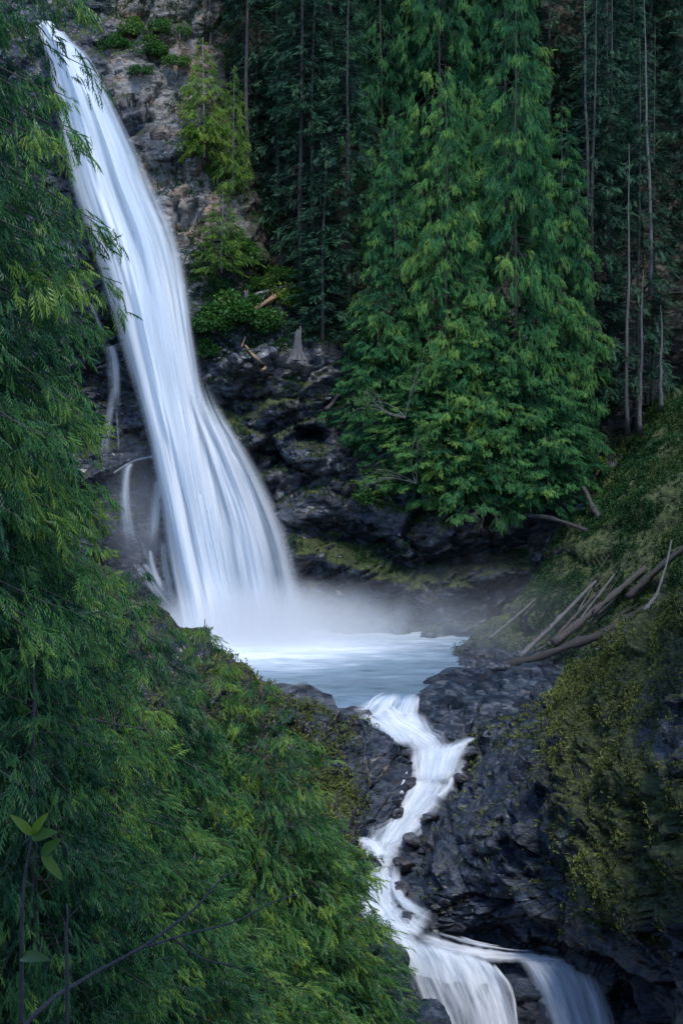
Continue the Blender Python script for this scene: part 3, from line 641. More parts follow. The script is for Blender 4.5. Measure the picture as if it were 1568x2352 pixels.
chute = ribbons(CH, 34, 500, span=(0.12, 0.35)) + [flow(CH, 160, 46, 0.45, 0.85, 70, 0.2, 0.2, (0.1, 0.06), 0.25), flow([(u + 2, v, y - 0.1, w * 0.8) for u, v, y, w in CH], 160, 40, 0.45, 0.5, 71, 0.25, 0.3, (0.1, 0.06), 0.25),
         flow([(1040, 1800, 85.0, 8), (1025, 1830, 84.2, 12), (1000, 1850, 83.6, 12)], 24, 10, 0.5, 0.55, 72, 0.1, 0.45, (0.15, 0.15)),
         flow([(935, 1790, 85.0, 6), (925, 1815, 84.3, 10), (918, 1850, 83.2, 12)], 24, 10, 0.5, 0.5, 73, 0.1, 0.5, (0.15, 0.15)),
         flow([(800, 1940, 80.6, 18), (850, 1950, 80.2, 24), (875, 1985, 79.2, 24)], 30, 12, 0.4, 0.7, 74, 0.1, 0.3, (0.1, 0.1)),
         flow([(815, 2085, 76.6, 18), (850, 2095, 76.2, 24), (890, 2120, 75.5, 24)], 30, 12, 0.4, 0.75, 75, 0.1, 0.3, (0.1, 0.1))]
local2(water('chute', chute, M_stream, cas))
# lower fall, spreading to the bottom right
lf = empty('lower_waterfall', P(1180, 2350, 70)); tag(lf, 'lower waterfall spreading over a dark rock lip at the bottom edge', 'waterfall')
wp3 = lf.location.copy()
def local3(o): o.matrix_parent_inverse = Matrix.Translation(-wp3); return o
A_t = [(845, 2100, 75.6), (895, 2135, 74.6), (970, 2162, 73.8), (1040, 2182, 73.2), (1095, 2198, 72.8), (1140, 2216, 72.4)]
A_b = [(985, 2420, 70.4), (1035, 2450, 70.0), (1090, 2470, 69.6), (1145, 2480, 69.4), (1190, 2470, 69.4), (1215, 2450, 69.6)]
B_t = [(1165, 2196, 73.0), (1215, 2200, 72.7), (1265, 2206, 72.4), (1320, 2216, 72.1), (1368, 2236, 71.9)]
B_b = [(1285, 2450, 69.8), (1315, 2470, 69.4), (1360, 2480, 69.2), (1405, 2480, 69.2), (1445, 2460, 69.4)]
local3(water('left_curtain', [fallsheet(A_t, A_b, 70, 80, 0.72, 80, 0.14, 1.0), fallsheet([(u + 6, v + 4, y - 0.5) for u, v, y in A_t], [(u + 6, v, y - 0.7) for u, v, y in A_b], 70, 80, 0.5, 81, 0.2, 1.2)], M_stream, lf))
local3(water('right_curtain', [fallsheet(B_t, B_b, 70, 50, 0.85, 82, 0.25, 1.2), fallsheet([(u + 6, v + 4, y - 0.4) for u, v, y in B_t], [(u + 6, v, y - 0.6) for u, v, y in B_b], 70, 50, 0.6, 83, 0.25, 1.3)], M_stream, lf))
local3(water('lip_flow', ribbons([(930, 2150, 74.4, 40), (1040, 2182, 73.4, 34), (1120, 2196, 72.9, 24), (1200, 2204, 72.6, 20), (1280, 2210, 72.3, 20), (1350, 2228, 71.9, 16)], 7, 700, 0.05, 0.12) + [flow([(930, 2150, 74.4, 40), (1040, 2182, 73.4, 34), (1120, 2196, 72.9, 24), (1200, 2204, 72.6, 20), (1280, 2210, 72.3, 20), (1350, 2228, 71.9, 16)], 80, 18, 0.5, 0.62, 84, 0.08, 0.12, (0.15, 0.25), 0.08),
    flow([(1130, 2225, 72.0, 12), (1165, 2270, 71.0, 9), (1178, 2320, 70.6, 9), (1185, 2400, 70.2, 10)], 40, 10, 0.5, 0.5, 85, 0.1, 0.2, (0.1, 0.1))], M_stream, lf))

# ------------------------------------------------------------------ trees
def spray(pairs, wid, ll, droop, ang=0.85, tipn=True, seed=0, cup=0.25):
    """one flat branchlet along +x with paired leaflets; returns verts, tris and x along the axis"""
    r = np.random.default_rng(seed); v, f, n = [], [], 0
    def add(pts, tri):
        nonlocal n
        v.extend(pts); f.extend([[a + n for a in t] for t in tri]); n += len(pts)
    for i in range(pairs):
        x0 = 0.06 + 0.86 * i / pairs
        for sgn in (-1, 1):
            x = x0 + (0.03 if sgn > 0 else 0) + r.normal() * 0.012
            le = (ll * (1 - 0.75 * x) * (0.55 + 0.9 * min(x * 3, 0.5))) * r.uniform(0.75, 1.2); a = ang * r.uniform(0.8, 1.15)
            dx, dy = math.cos(a) * le, math.sin(a) * le * sgn
            w = wid * r.uniform(0.8, 1.2); z1 = -cup * le * 0.3; z2 = -cup * le * r.uniform(0.7, 1.6)
            add([(x - w, 0, 0), (x + w * 1.2, dy * .12, z1 * .3), (x + dx, dy, z2)], [(0, 1, 2)])
    add([(0, -wid * .25, 0), (0.7, wid * .7, 0), (1.05, 0, 0), (0.7, -wid * .7, 0)], [(0, 1, 2), (0, 2, 3)])
    v = np.array(v); v[:, 2] -= droop * v[:, 0] ** 2
    return v, np.array(f)

def spread(proto, org, dirs, size, tint, roll=0.5, acc=None, r=rng):
    v, f = proto; n = len(org); d = dirs / (np.linalg.norm(dirs, axis=1, keepdims=True) + 1e-9)
    up = np.array([[0, 0, 1.]]) + r.normal(size=(n, 3)) * roll
    nn = up - d * (up * d).sum(1, keepdims=True); nn /= np.linalg.norm(nn, axis=1, keepdims=True) + 1e-9
    la = np.cross(nn, d)
    W = v[None, :, 0:1] * d[:, None] + v[None, :, 1:2] * la[:, None] + v[None, :, 2:3] * nn[:, None]
    W = org[:, None] + W * size[:, None, None]
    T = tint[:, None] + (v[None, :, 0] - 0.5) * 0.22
    F_ = f[None] + (np.arange(n) * len(v))[:, None, None]
    acc.add(W.reshape(-1, 3), F_.reshape(-1, 3), T.ravel())

def conifer(seed, H, prof, n_limb, per, protos, size, droop, shape, t0, r0, twist=0.3, fan=0.34, s0=0.22, sizej=0.35, up=0.0, tint0=0.42, mat=None, bark=None, bare=0, nsp=1, hang=0.5, lat=0.6, fwd=0.7):
    """conifer: (trunk mesh, limb mesh, crown mesh) standing on z = 0"""
    r = np.random.default_rng(seed); ac, al = Acc(), Acc()
    hz = np.linspace(0, 1, 14); wob = np.cumsum(r.normal(size=(14, 2)), 0) * H * 0.0016
    tp = np.stack([wob[:, 0], wob[:, 1], hz * H], -1)
    tv, tf = tube(tp, r0 * (1 - hz) ** 0.8 + 0.012 + r0 * 0.5 * np.exp(-hz * 30), 8, True, 0.12)
    at = Acc(); at.add(tv, tf)
    ts = np.linspace(0, 1, 400); R = np.interp(ts, *zip(*prof)); cw = np.cumsum((R + 0.4 * R.max()) * (ts > t0) ** 1); cw = cw / cw[-1]
    for k in range(n_limb):
        t = np.interp((k + r.random()) / n_limb, cw, ts); L_ = np.interp(t, *zip(*prof)) * r.uniform(0.72, 1.12)
        if L_ < 0.12: L_ = 0.12
        az = k * 2.39996 + r.normal() * 0.35
        a, b, c = shape; a = a + up * (t - 0.4) + r.normal() * 0.08
        s = np.linspace(0, 1, 7); o = np.array([np.interp(t, hz, wob[:, 0]), np.interp(t, hz, wob[:, 1]), t * H])
        out = np.array([math.cos(az), math.sin(az), 0]); la = np.array([-math.sin(az), math.cos(az), 0])
        bend = r.normal() * twist
        def pt(s): return o[None] + L_ * (s[:, None] * out[None] + (bend * 0.3 * s ** 2)[:, None] * la[None] + (a * s + b * s ** 2 + c * s ** 4)[:, None] * np.array([[0, 0, 1.]]))
        v, f = tube(pt(s), np.linspace(0.006 * L_ + 0.006, 0.0015 * L_ + 0.002, 7), 3, False); al.add(v, f)
        n = max(4, int(per * (0.35 + 0.65 * L_ / R.max()) * r.uniform(0.8, 1.2)))
        s = s0 + (1 - s0) * r.random(n) ** 0.75
        q = r.uniform(-1, 1, n); w = fan * L_ * (1.05 - s) * 1.5 + 0.04 * L_
        pos = pt(s) + la[None] * (q * w)[:, None] + out[None] * (np.abs(q) * w * 0.35)[:, None]
        pos[:, 2] -= np.abs(q) * w * (0.12 + droop * 0.35) - r.normal(size=n) * 0.03 * L_
        sg = np.where(q > 0, 1, -1)
        tl = (a + 2 * b * s + 4 * c * s ** 3)
        d = out[None] * fwd + la[None] * (sg * lat * (1 - s * 0.5))[:, None]
        d[:, 2] += tl * 0.6 - hang * r.uniform(0.3, 1.5, n)
        d += r.normal(size=(n, 3)) * 0.16
        sz = size * (1 - sizej * s * 0.6) * np.clip(r.lognormal(0, 0.3, n), 0.5, 1.7) * min(1, 0.45 + L_ / R.max() * 0.7)
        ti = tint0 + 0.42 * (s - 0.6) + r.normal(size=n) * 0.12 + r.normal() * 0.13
        if nsp > 1:
            ck = lambda x: np.repeat(x, nsp, 0)
            pos, d, sz, ti = ck(pos), ck(d), ck(sz), ck(ti); n = len(sz); dn_ = d / np.linalg.norm(d, axis=1, keepdims=True)
            pos = pos + dn_ * (r.uniform(-0.2, 1.0, n) * sz)[:, None] + r.normal(size=(n, 3)) * (0.22 * sz)[:, None]
            d = dn_ + r.normal(size=(n, 3)) * 0.34; sz = sz * r.uniform(0.7, 1.2, n); ti = ti + r.normal(size=n) * 0.05
        which = r.integers(0, len(protos), n)
        for j, pr in enumerate(protos):
            k_ = which == j
            if k_.any(): spread(pr, pos[k_], d[k_], sz[k_], ti[k_], 0.35, ac, r)
    for k in range(bare):
        t = t0 * r.uniform(0.15, 1.0); L_ = np.interp(t0, *zip(*prof)) * r.uniform(0.2, 0.7); az = r.uniform(0, 6.28)
        s = np.linspace(0, 1, 4); pz = np.stack([math.cos(az) * s * L_, math.sin(az) * s * L_, t * H - 0.3 * L_ * s ** 2], -1)
        v, f = tube(pz, np.linspace(0.03, 0.008, 4), 3, False); al.add(v, f)
    return at.mesh('trunk', bark), al.mesh('branches', bark), ac.mesh('crown', mat)

sp_near = [spray(5, 0.05, 0.36, 0.3, 0.7, seed=i, cup=0.5) for i in range(4)]
sp_mid = [spray(4, 0.075, 0.34, 0.45, 0.6, seed=10 + i, cup=0.7) for i in range(4)]
sp_hem = [spray(4, 0.07, 0.42, 0.12, 0.9, seed=20 + i, cup=0.2) for i in range(3)]
prof_near = [(0, 3.2), (0.1, 3.9), (0.45, 3.7), (0.75, 2.8), (0.93, 1.3), (1, 0.2)]
prof_young = [(0, 3.0), (0.12, 3.6), (0.4, 3.3), (0.7, 2.4), (0.9, 1.15), (1, 0.15)]
prof_cedar = [(0, 5.0), (0.08, 6.2), (0.35, 5.9), (0.65, 4.6), (0.88, 2.5), (1, 0.3)]
prof_hem = [(0, 3.6), (0.2, 4.4), (0.5, 4.0), (0.8, 2.3), (0.95, 0.8), (1, 0.1)]
T = {}
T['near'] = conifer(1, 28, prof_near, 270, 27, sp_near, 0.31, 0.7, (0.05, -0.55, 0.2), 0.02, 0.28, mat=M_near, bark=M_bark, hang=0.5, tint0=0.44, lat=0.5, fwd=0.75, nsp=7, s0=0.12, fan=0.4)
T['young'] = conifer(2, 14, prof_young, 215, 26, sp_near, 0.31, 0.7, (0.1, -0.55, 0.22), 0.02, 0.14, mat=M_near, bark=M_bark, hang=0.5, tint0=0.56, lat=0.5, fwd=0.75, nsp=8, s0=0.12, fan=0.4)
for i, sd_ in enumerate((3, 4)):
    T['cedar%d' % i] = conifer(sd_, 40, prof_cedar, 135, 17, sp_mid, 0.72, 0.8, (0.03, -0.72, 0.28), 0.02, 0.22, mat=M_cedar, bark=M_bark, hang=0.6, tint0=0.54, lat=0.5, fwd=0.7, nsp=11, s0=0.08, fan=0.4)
for i, sd_ in enumerate((6, 7)):
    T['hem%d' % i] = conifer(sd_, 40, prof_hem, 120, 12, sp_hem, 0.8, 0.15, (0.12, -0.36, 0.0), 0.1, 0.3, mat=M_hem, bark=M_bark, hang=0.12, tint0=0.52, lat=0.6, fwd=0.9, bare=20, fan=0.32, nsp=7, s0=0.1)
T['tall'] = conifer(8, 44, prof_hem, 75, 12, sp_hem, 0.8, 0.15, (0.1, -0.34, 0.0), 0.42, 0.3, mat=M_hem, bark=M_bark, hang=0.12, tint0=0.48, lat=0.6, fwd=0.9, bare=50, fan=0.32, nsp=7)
T['snag'] = conifer(12, 30, [(0, 1.6), (0.5, 1.2), (1, 0.2)], 14, 3, sp_hem, 0.5, 0.2, (0.1, -0.3, 0.0), 0.55, 0.15, mat=M_hem, bark=M_grey, hang=0.2, tint0=0.5, bare=70)
T['yellow'] = conifer(9, 10, [(0, 1.6), (0.2, 2.2), (0.6, 1.5), (0.9, 0.5), (1, 0.1)], 75, 7, sp_mid, 0.55, 0.3, (0.15, -0.4, 0.1), 0.04, 0.06, mat=M_yel, bark=M_pale, hang=0.3, tint0=0.5, lat=0.5, fwd=0.7, nsp=7)

TREE_NAMES = {'near': 'cedar_tree', 'young': 'young_cedar', 'cedar0': 'cedar_tree', 'cedar1': 'cedar_tree', 'hem0': 'hemlock_tree', 'hem1': 'hemlock_tree', 'tall': 'hemlock_tree', 'yellow': 'young_conifer', 'snag': 'dead_tree'}
THT = {'near': 28, 'young': 14, 'cedar0': 40, 'cedar1': 40, 'hem0': 40, 'hem1': 40, 'tall': 44, 'yellow': 10, 'snag': 30}
def plant_tree(kind, base, height, rad, label, group=None, rz=None, lean=(0, 0), bark=None):
    o = empty(TREE_NAMES[kind], base, rng.uniform(0, 6.28) if rz is None else rz)
    s = height / THT[kind]; o.scale = (s * rad, s * rad, s); o.rotation_euler[0], o.rotation_euler[1] = lean
    tag(o, label, 'tree', group)
    for n, m in zip(('trunk', 'branches', 'crown'), T[kind]):
        c = obj(n, m, o)
        if n != 'trunk': c['kind'] = 'stuff'
    return o

# left foreground: trunk column u, apex row v, depth, base height below camera, radius factor
NEAR = [
 ('near', -160, -1100, 27, -19.0, 1.04, 'tall dark cedar at the left edge, reaching above the top of the frame'),
 ('near', -125, -350, 31, -20.5, 0.85, 'drooping cedar in front of the waterfall left edge, behind the tall edge cedar'),
 ('near', -250, -700, 25, -18.0, 1.0, 'dark cedar hidden at the far left edge behind the tall one'),
 ('young', -10, 700, 33, -21.0, 1.1, 'bushy green cedar at the left beside the foot of the tall edge cedar'),
 ('young', 125, 1080, 36, -22.5, 1.15, 'green cedar on the left slope just below the side trickles'),
 ('young', 325, 1290, 38, -23.0, 1.1, 'green cedar on the left slope with its tip against the plunge of the fall'),
 ('young', 465, 1420, 41, -24.0, 1.05, 'light green cedar on the left slope overlapping the foot of the fall'),
 ('young', 615, 1550, 41, -24.5, 1.25, 'bright green cedar in front of the left bank ridge'),
 ('young', 250, 1650, 30, -20.0, 1.1, 'dark shaded cedar low in the left foreground'),
 ('young', 690, 1780, 44, -26.5, 1.2, 'bright green cedar whose boughs hang beside the white chute'),
 ('young', 90, 1450, 24, -17.0, 0.9, 'nearest dark cedar filling the lower left corner'),
 ('young', 430, 1960, 33, -22.5, 1.15, 'small shaded cedar at the bottom edge left of centre'),
 ('young', 712, 2030, 45, -29.0, 1.0, 'lowest green cedar at the bottom edge beside the dark rock'),
 ('young', 590, 2060, 38, -26.0, 1.0, 'dark green cedar at the bottom edge between two taller ones'),
]
for kind, u, av, Y, bz, rf, lab in NEAR:
    x, y, zt = P(u, av, Y); base = (x, y, CZ + bz)
    plant_tree(kind, base, zt - (CZ + bz), rf * 14 / max(4, (zt - CZ - bz)) * (1 if kind == 'young' else 2.0), lab, 'cedars on the near left slope')

# mid-ground cedars on the cliff ledge
MID = [
 ('cedar0', 1185, -60, 117.5, 1100, 0.92, 'largest bright green cedar of the grove above the pool'),
 ('cedar1', 1020, 150, 117.0, 1080, 0.78, 'bright green cedar in the grove left of the largest one'),
 ('cedar0', 905, 250, 118.5, 980, 0.70, 'pale green cedar with a rounded top at the left of the grove'),
 ('cedar0', 1290, 230, 119.0, 1060, 0.70, 'green cedar at the right side of the grove beside the dark forest'),
 ('cedar1', 875, 580, 118.0, 1000, 0.75, 'shorter pale green cedar at the lower left of the grove'),
 ('cedar0', 1090, 600, 115.6, 1125, 0.92, 'lower bright cedar overhanging the mossy rock ledge'),
 ('cedar1', 1235, 680, 116.5, 1115, 0.85, 'lower cedar overhanging the ledge at the right of the grove'),
 ('cedar0', 975, 800, 115.8, 1085, 0.85, 'short light green cedar leaning out over the wet cliff'),
 ('cedar0', 1010, -420, 130, 640, 0.8, 'tall cedar behind the grove, its crown cut by the top of the frame'),
 ('cedar0', 1160, -520, 133, 600, 0.8, 'tall cedar behind the largest one, cut by the top of the frame'),
 ('cedar1', 880, -330, 131, 620, 0.65, 'slim tall cedar behind the pale rounded one'),
]
for kind, u, av, Y, bvv, rf, lab in MID:
    x, y, zt = P(u, av, Y); zb = P(u, bvv, Y)[2] - 1.0
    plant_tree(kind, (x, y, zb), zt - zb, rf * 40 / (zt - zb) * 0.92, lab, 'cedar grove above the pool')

# hemlocks
for k, (kind, u, av, bvv, Y, rf) in enumerate([
    ('tall', 572, -420, 355, 124, 0.6), ('hem0', 640, -250, 560, 126, 0.75), ('tall', 696, -330, 660, 122.5, 0.75), ('hem1', 716, -180, 672, 123, 0.7), ('tall', 757, -420, 640, 125, 0.7),
    ('hem0', 800, -60, 700, 121.5, 0.75), ('hem1', 690, -300, 400, 134, 0.75), ('hem0', 760, -420, 380, 137, 0.75), ('hem1', 590, -300, 420, 130, 0.6), ('hem0', 830, -420, 300, 141, 0.8), ('tall', 480, -350, 150, 130, 0.5),
    ('hem1', 740, 330, 800, 119.5, 0.62), ('hem1', 540, -420, 60, 137, 0.6), ('hem0', 660, -520, 100, 143, 0.8), ('hem1', 800, -600, 60, 150, 0.8)]):
    c = cliff_at(u, bvv); yy = min(Y, c[1] + 2)
    x, y, zt = P(u, av, yy); zb = P(u, bvv, yy)[2] - 1.0
    lab = {0: 'slim hemlock with a long bare grey trunk beside the yellow-green tree', 11: 'small grey-green hemlock beside the weathered stump', 10: 'thin hemlock with bare trunk at the top of the rocky slope'}.get(k, 'dark hemlock in the shaded stand between the rocky slope and the cedars')
    plant_tree(kind, (x, y, zb), zt - zb, rf * 40 / (zt - zb) * (1 if kind != 'tall' else 1.1), lab, 'dark hemlocks left of the cedar grove')
r2 = np.random.default_rng(44)
for k in range(34):
    u = r2.uniform(1330, 1900); Y = r2.uniform(121, 150); bvv = 1010 - (Y - 118) * 17 + r2.uniform(-30, 30) - max(0, u - 1568) * 0.3; av = bvv - r2.uniform(26, 42) / Y * F
    kind = ('tall', 'hem0', 'tall', 'hem1')[k % 4]
    x, y, zt = P(u, av, Y); zb = P(u, bvv, Y)[2] - 2.0
    plant_tree(kind, (x, y, zb), zt - zb, r2.uniform(0.6, 0.85) * 40 / (zt - zb), 'dark hemlock in the deep shaded forest at the right', 'dark hemlocks in the right forest')
for k in range(26):
    u = r2.uniform(850, 1500); Y = r2.uniform(136, 158); bvv = 620 - (Y - 130) * 22 + r2.uniform(-40, 40); av = bvv - r2.uniform(30, 42) / Y * F
    x, y, zt = P(u, av, Y); zb = P(u, bvv, Y)[2] - 2.0
    plant_tree(('hem0', 'hem1')[k % 2], (x, y, zb), zt - zb, r2.uniform(0.7, 0.9) * 40 / (zt - zb), 'dark hemlock on the steep hillside behind the cedar grove', 'dark hemlocks behind the cedar grove')
for u, av, bvv, Y, lab in [(1348, -40, 480, 122.5, 'tall pale bare trunk right of the grove at the top edge'), (1440, 330, 960, 119.5, 'long pale bare trunk standing in front of the dark right forest'), (1494, -60, 640, 121, 'pale bare trunk near the right edge of the forest'), (1470, 620, 960, 117.5, 'short pale bare trunk above the grassy slope'), (1515, 700, 905, 116.5, 'white dead trunk at the right edge above the grassy slope')]:
    x, y, zt = P(u, av, Y); zb = P(u, bvv, Y)[2] - 1.5
    plant_tree('snag', (x, y, zb), zt - zb, 30 / (zt - zb) * 1.1, lab, 'pale dead trunks at the right', lean=(0, r2.uniform(-0.03, 0.03)))
for u, av, bvv, rf, lab in [(470, 85, 345, 1.0, 'yellow-green young conifer on the rocky slope right of the fall'), (508, 440, 610, 1.0, 'bright green young conifer clinging to the rock below the yellow-green one'), (535, 150, 420, 0.7, 'slim light green young conifer beside the bare grey hemlock trunk')]:
    c = cliff_at(u, bvv); yy = c[1] - 1.2; x, y, zt = P(u, av, yy); zb = P(u, bvv, yy)[2] - 0.6
    plant_tree('yellow', (x, y, zb), zt - zb, rf * 10 / (zt - zb) * 1.0, lab, 'young conifers beside the fall')
# cedars added out of view on the right to shade the gorge wall
for k, (x, y, zb, h) in enumerate([(20.5, 60, 27, 34), (16.0, 42, 24, 33), (24, 68, 29, 36), (14.0, 34, 20, 33), (30, 80, 30, 36)]):
    plant_tree('cedar%d' % (k % 2), (x, y, zb), h, 40 / h * 0.72, 'added unseen cedar on the right rim that shades the gorge wall', 'added shade cedars on the right rim')
for x, y, zb, h in [(-2, -6, 36, 58), (4, -7, 36, 60), (7.5, -3, 36, 58), (-6, -8, 37, 60), (0.5, -12, 37, 60), (1.5, -6.5, 36, 64), (-4.5, -5.5, 36, 56)]:  # hemlocks added unseen behind the camera to darken the lower left corner
    plant_tree('tall', (x, y, zb), h, 44 / h * 1.15, 'added unseen tall hemlock behind the viewpoint that shades the lower left', 'added shade trees behind the viewpoint')

# ------------------------------------------------------------------ shrubs and ground cover
def leaf_cloud(seed, n, r, size, mat, name, lobes=7, stems=6):
    q = np.random.default_rng(seed); ac, al = Acc(), Acc()
    cen = q.normal(size=(lobes, 3)) * np.array([0.45, 0.45, 0.25]) * r; cen[:, 2] = np.abs(cen[:, 2]) + 0.4 * r; rad = q.uniform(0.35, 0.6, lobes) * r
    k = q.integers(0, lobes, n); d = q.normal(size=(n, 3)); d /= np.linalg.norm(d, axis=1, keepdims=True)
    p = cen[k] + d * (rad[k] * q.random(n) ** 0.33)[:, None] * np.array([1, 1, 0.8])
    lf = (np.array([(0, 0, 0), (0.5, 0.3, 0.05), (1, 0, -0.12), (0.5, -0.3, 0.05)]), np.array([(0, 1, 2), (0, 2, 3)]))
    dd = d * 0.8 + q.normal(size=(n, 3)) * 0.5 + np.array([0, 0, -0.1])
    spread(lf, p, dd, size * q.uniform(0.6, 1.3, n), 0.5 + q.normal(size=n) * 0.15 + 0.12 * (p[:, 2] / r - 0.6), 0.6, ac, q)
    for i in range(min(stems, lobes)):
        e = cen[i]; s_ = np.linspace(0, 1, 5); v, f = tube(np.stack([e[0] * s_ ** 1.3, e[1] * s_ ** 1.3, e[2] * s_], -1), np.linspace(0.035, 0.012, 5) * r, 4, False); al.add(v, f)
    return al.mesh('stems', M_twig), ac.mesh('foliage', mat)
BUSH = [leaf_cloud(50, 1500, 1.0, 0.17, M_bush, 'a'), leaf_cloud(51, 1500, 1.0, 0.15, M_bush, 'b', 9), leaf_cloud(52, 1300, 1.0, 0.15, M_yel, 'c', 8)]
def bush(kind, base, r, label, group, flat=1.0):
    o = empty('bush', base, rng.uniform(0, 6.28)); o.scale = (r, r, r * flat); tag(o, label, 'bush', group)
    for n, m in zip(('stems', 'foliage'), BUSH[kind]): c = obj(n, m, o); c['kind'] = 'stuff'
    return o
for u, v, r, k, lab in [
    (492, 752, 2.0, 0, 'bright green bush at the lower left of the ledge beside the fall'), (530, 728, 2.3, 0, 'broad bright green bush on the ledge, second from the fall'), (572, 735, 2.2, 1, 'green bush in the middle of the ledge in front of the logs'),
    (560, 700, 1.6, 1, 'small green bush beside the short grey snag'), (610, 752, 1.7, 0, 'green bush on the ledge left of the weathered stump'), (650, 700, 1.8, 2, 'yellow-green bush on the ledge behind the weathered stump'),
    (690, 690, 1.8, 1, 'green bush under the hemlock trunks'), (600, 640, 1.8, 1, 'green bush above the pale fallen log'), (640, 630, 1.6, 1, 'dark green bush at the foot of the hemlocks'), (570, 590, 1.6, 1, 'green bush on the rock face under the young conifer'),
    (460, 320, 1.8, 2, 'yellow-green bush at the foot of the yellow-green conifer'), (510, 385, 1.6, 0, 'green bush on the rock right of the fall halfway up'), (450, 345, 1.3, 2, 'small yellow-green bush at the cliff edge beside the fall'),
    (350, 110, 1.6, 0, 'green bush high on the rocky slope right of the brink'), (300, 60, 1.5, 0, 'small bush at the brink of the waterfall'), (410, 150, 1.3, 1, 'low green bush in the middle of the upper rocky slope'), (330, 170, 1.1, 1, 'low bush on the upper rocks close to the fall'),
    (270, 95, 1.2, 0, 'bush on the rock at the very top of the fall'), (390, 60, 1.6, 1, 'dark bush at the top edge beside the bare trunk'), (480, 800, 1.3, 0, 'bright green bush hanging below the ledge against the fall'), (540, 560, 1.5, 0, 'green bush right of the orange rock face'),
    (870, 1125, 1.8, 1, 'dark green bush under the cedars at the cliff edge'), (1330, 1060, 2.0, 2, 'mossy yellow bush in the dark gap right of the cedars'), (1420, 1070, 1.6, 2, 'mossy yellow bush at the top of the grassy slope')]:
    c = cliff_at(u, v); bush(k, (c[0], c[1] - 0.4, c[2] - 0.5 * r), r, lab, 'bushes on the far bank', 0.85)

tuft_g = (lambda r: (np.concatenate([np.array([(x0, y0 - 0.05, 0), (x0, y0 + 0.05, 0), (x0 + 0.3 * math.cos(a), y0 + 0.3 * math.sin(a), h * 0.7), (x0 + 0.65 * math.cos(a), y0 + 0.65 * math.sin(a), h * 0.55)]) for x0, y0, a, h in [(r.normal() * 0.15, r.normal() * 0.15, r.uniform(0, 6.28), r.uniform(0.4, 0.9)) for _ in range(3)]]),
    np.concatenate([np.array([(0, 1, 2), (1, 3, 2)]) + 4 * i for i in range(3)])))(np.random.default_rng(5))
def cover(name, v, n, uv, dens, count, size, mat, seed, label, down=0.0, tfun=None):
    """scatter small drooping tufts over a surface where dens is high"""
    q = np.random.default_rng(seed); V, Nn, U = v.reshape(-1, 3), n.reshape(-1, 3), uv.reshape(-1, 2)
    w = np.clip(dens(U, V, Nn), 0, None); w = w / w.sum(); k = q.choice(len(V), count, p=w)
    p = V[k] + q.normal(size=(count, 3)) * 0.12; nn = Nn[k] + q.normal(size=(count, 3)) * 0.3 + np.array([0, 0, -down]); nn /= np.linalg.norm(nn, axis=1, keepdims=True)
    ref = q.normal(size=(count, 3)); a = np.cross(nn, ref); a /= np.linalg.norm(a, axis=1, keepdims=True) + 1e-9; b = np.cross(nn, a)
    tv, tf = tuft_g; sz = size * q.uniform(0.5, 1.4, count)
    W = p[:, None] + (tv[None, :, 0:1] * a[:, None] + tv[None, :, 1:2] * b[:, None] + tv[None, :, 2:3] * nn[:, None]) * sz[:, None, None]
    t = 0.45 + 0.3 * fbm(p / 2.5, 3, seed) + q.normal(size=count) * 0.1
    if tfun is not None: t = t + tfun(U[k])
    ac = Acc(); ac.add(W.reshape(-1, 3), (tf[None] + (np.arange(count) * len(tv))[:, None, None]).reshape(-1, 3), np.repeat(t, len(tv)))
    o = obj(name, ac.mesh(name, mat)); tag(o, label, 'moss' if 'moss' in name else 'ground cover', kind='stuff'); return o
def patchy(V, sc_, s, lo, hi): return sm(fbm(V / sc_, 4, s), lo, hi)
cover('moss', wv, wnm, wuv, lambda U, V, n: np.clip(w_moss(U, V, n[:, 2]) - 0.12, 0, 1) ** 1.5 * (0.3 + patchy(V, 1.6, 201, 0.0, 0.4)) * (U[:, 0] < 1700) * (U[:, 1] < 2420), 25000, 0.32, M_moss, 301, 'olive moss and dry grass hanging in tufts on the right gorge wall', 0.5)
cover('grass', slv, sln, sluv, lambda U, V, n: (sm(U[:, 0], 1180, 1330) + 0.1) * (1 - sm(U[:, 1], 1480, 1540)) * (0.12 + patchy(V, 2.0, 211, -0.3, 0.3)) * (U[:, 0] < 1680), 24000, 0.42, M_grass, 302, 'short green grass and moss covering the slope under the logs', 0.1)
cover('dry_grass', bv, bn, buv, lambda U, V, n: (1 - sm(U[:, 0], 780, 880)) * (U[:, 0] > 420) * (0.1 + patchy(V, 1.5, 221, -0.2, 0.3)), 7000, 0.36, M_moss, 303, 'brown dry grass and moss tufts on the left bank ridge', 0.4)
cover('cliff_moss', cv, cn, cuv, lambda U, V, n: np.clip(c_moss(U, V, n[:, 2]) - 0.18, 0, 1) * (0.05 + patchy(V, 2.0, 231, 0.0, 0.4)) * (U[:, 0] > 440) * (U[:, 0] < 1420) * (U[:, 1] > 640) * (U[:, 1] < 1440), 12000, 0.36, M_grass, 304, 'green moss and small ferns growing on the ledges of the dark cliff', 0.2)
cover('ledge_plants', cv, cn, cuv, lambda U, V, n: ((U[:, 0] > 225) * (U[:, 0] < 760) * (U[:, 1] > -60) * (U[:, 1] < 800) * (0.03 + patchy(V, 2.4, 241, 0.0, 0.4)) * (0.45 + 0.55 * sm(U[:, 0], 420, 540))), 13000, 0.4, M_bush, 305, 'low green plants scattered over the rocky slope right of the fall', -0.2, lambda U: -0.15)

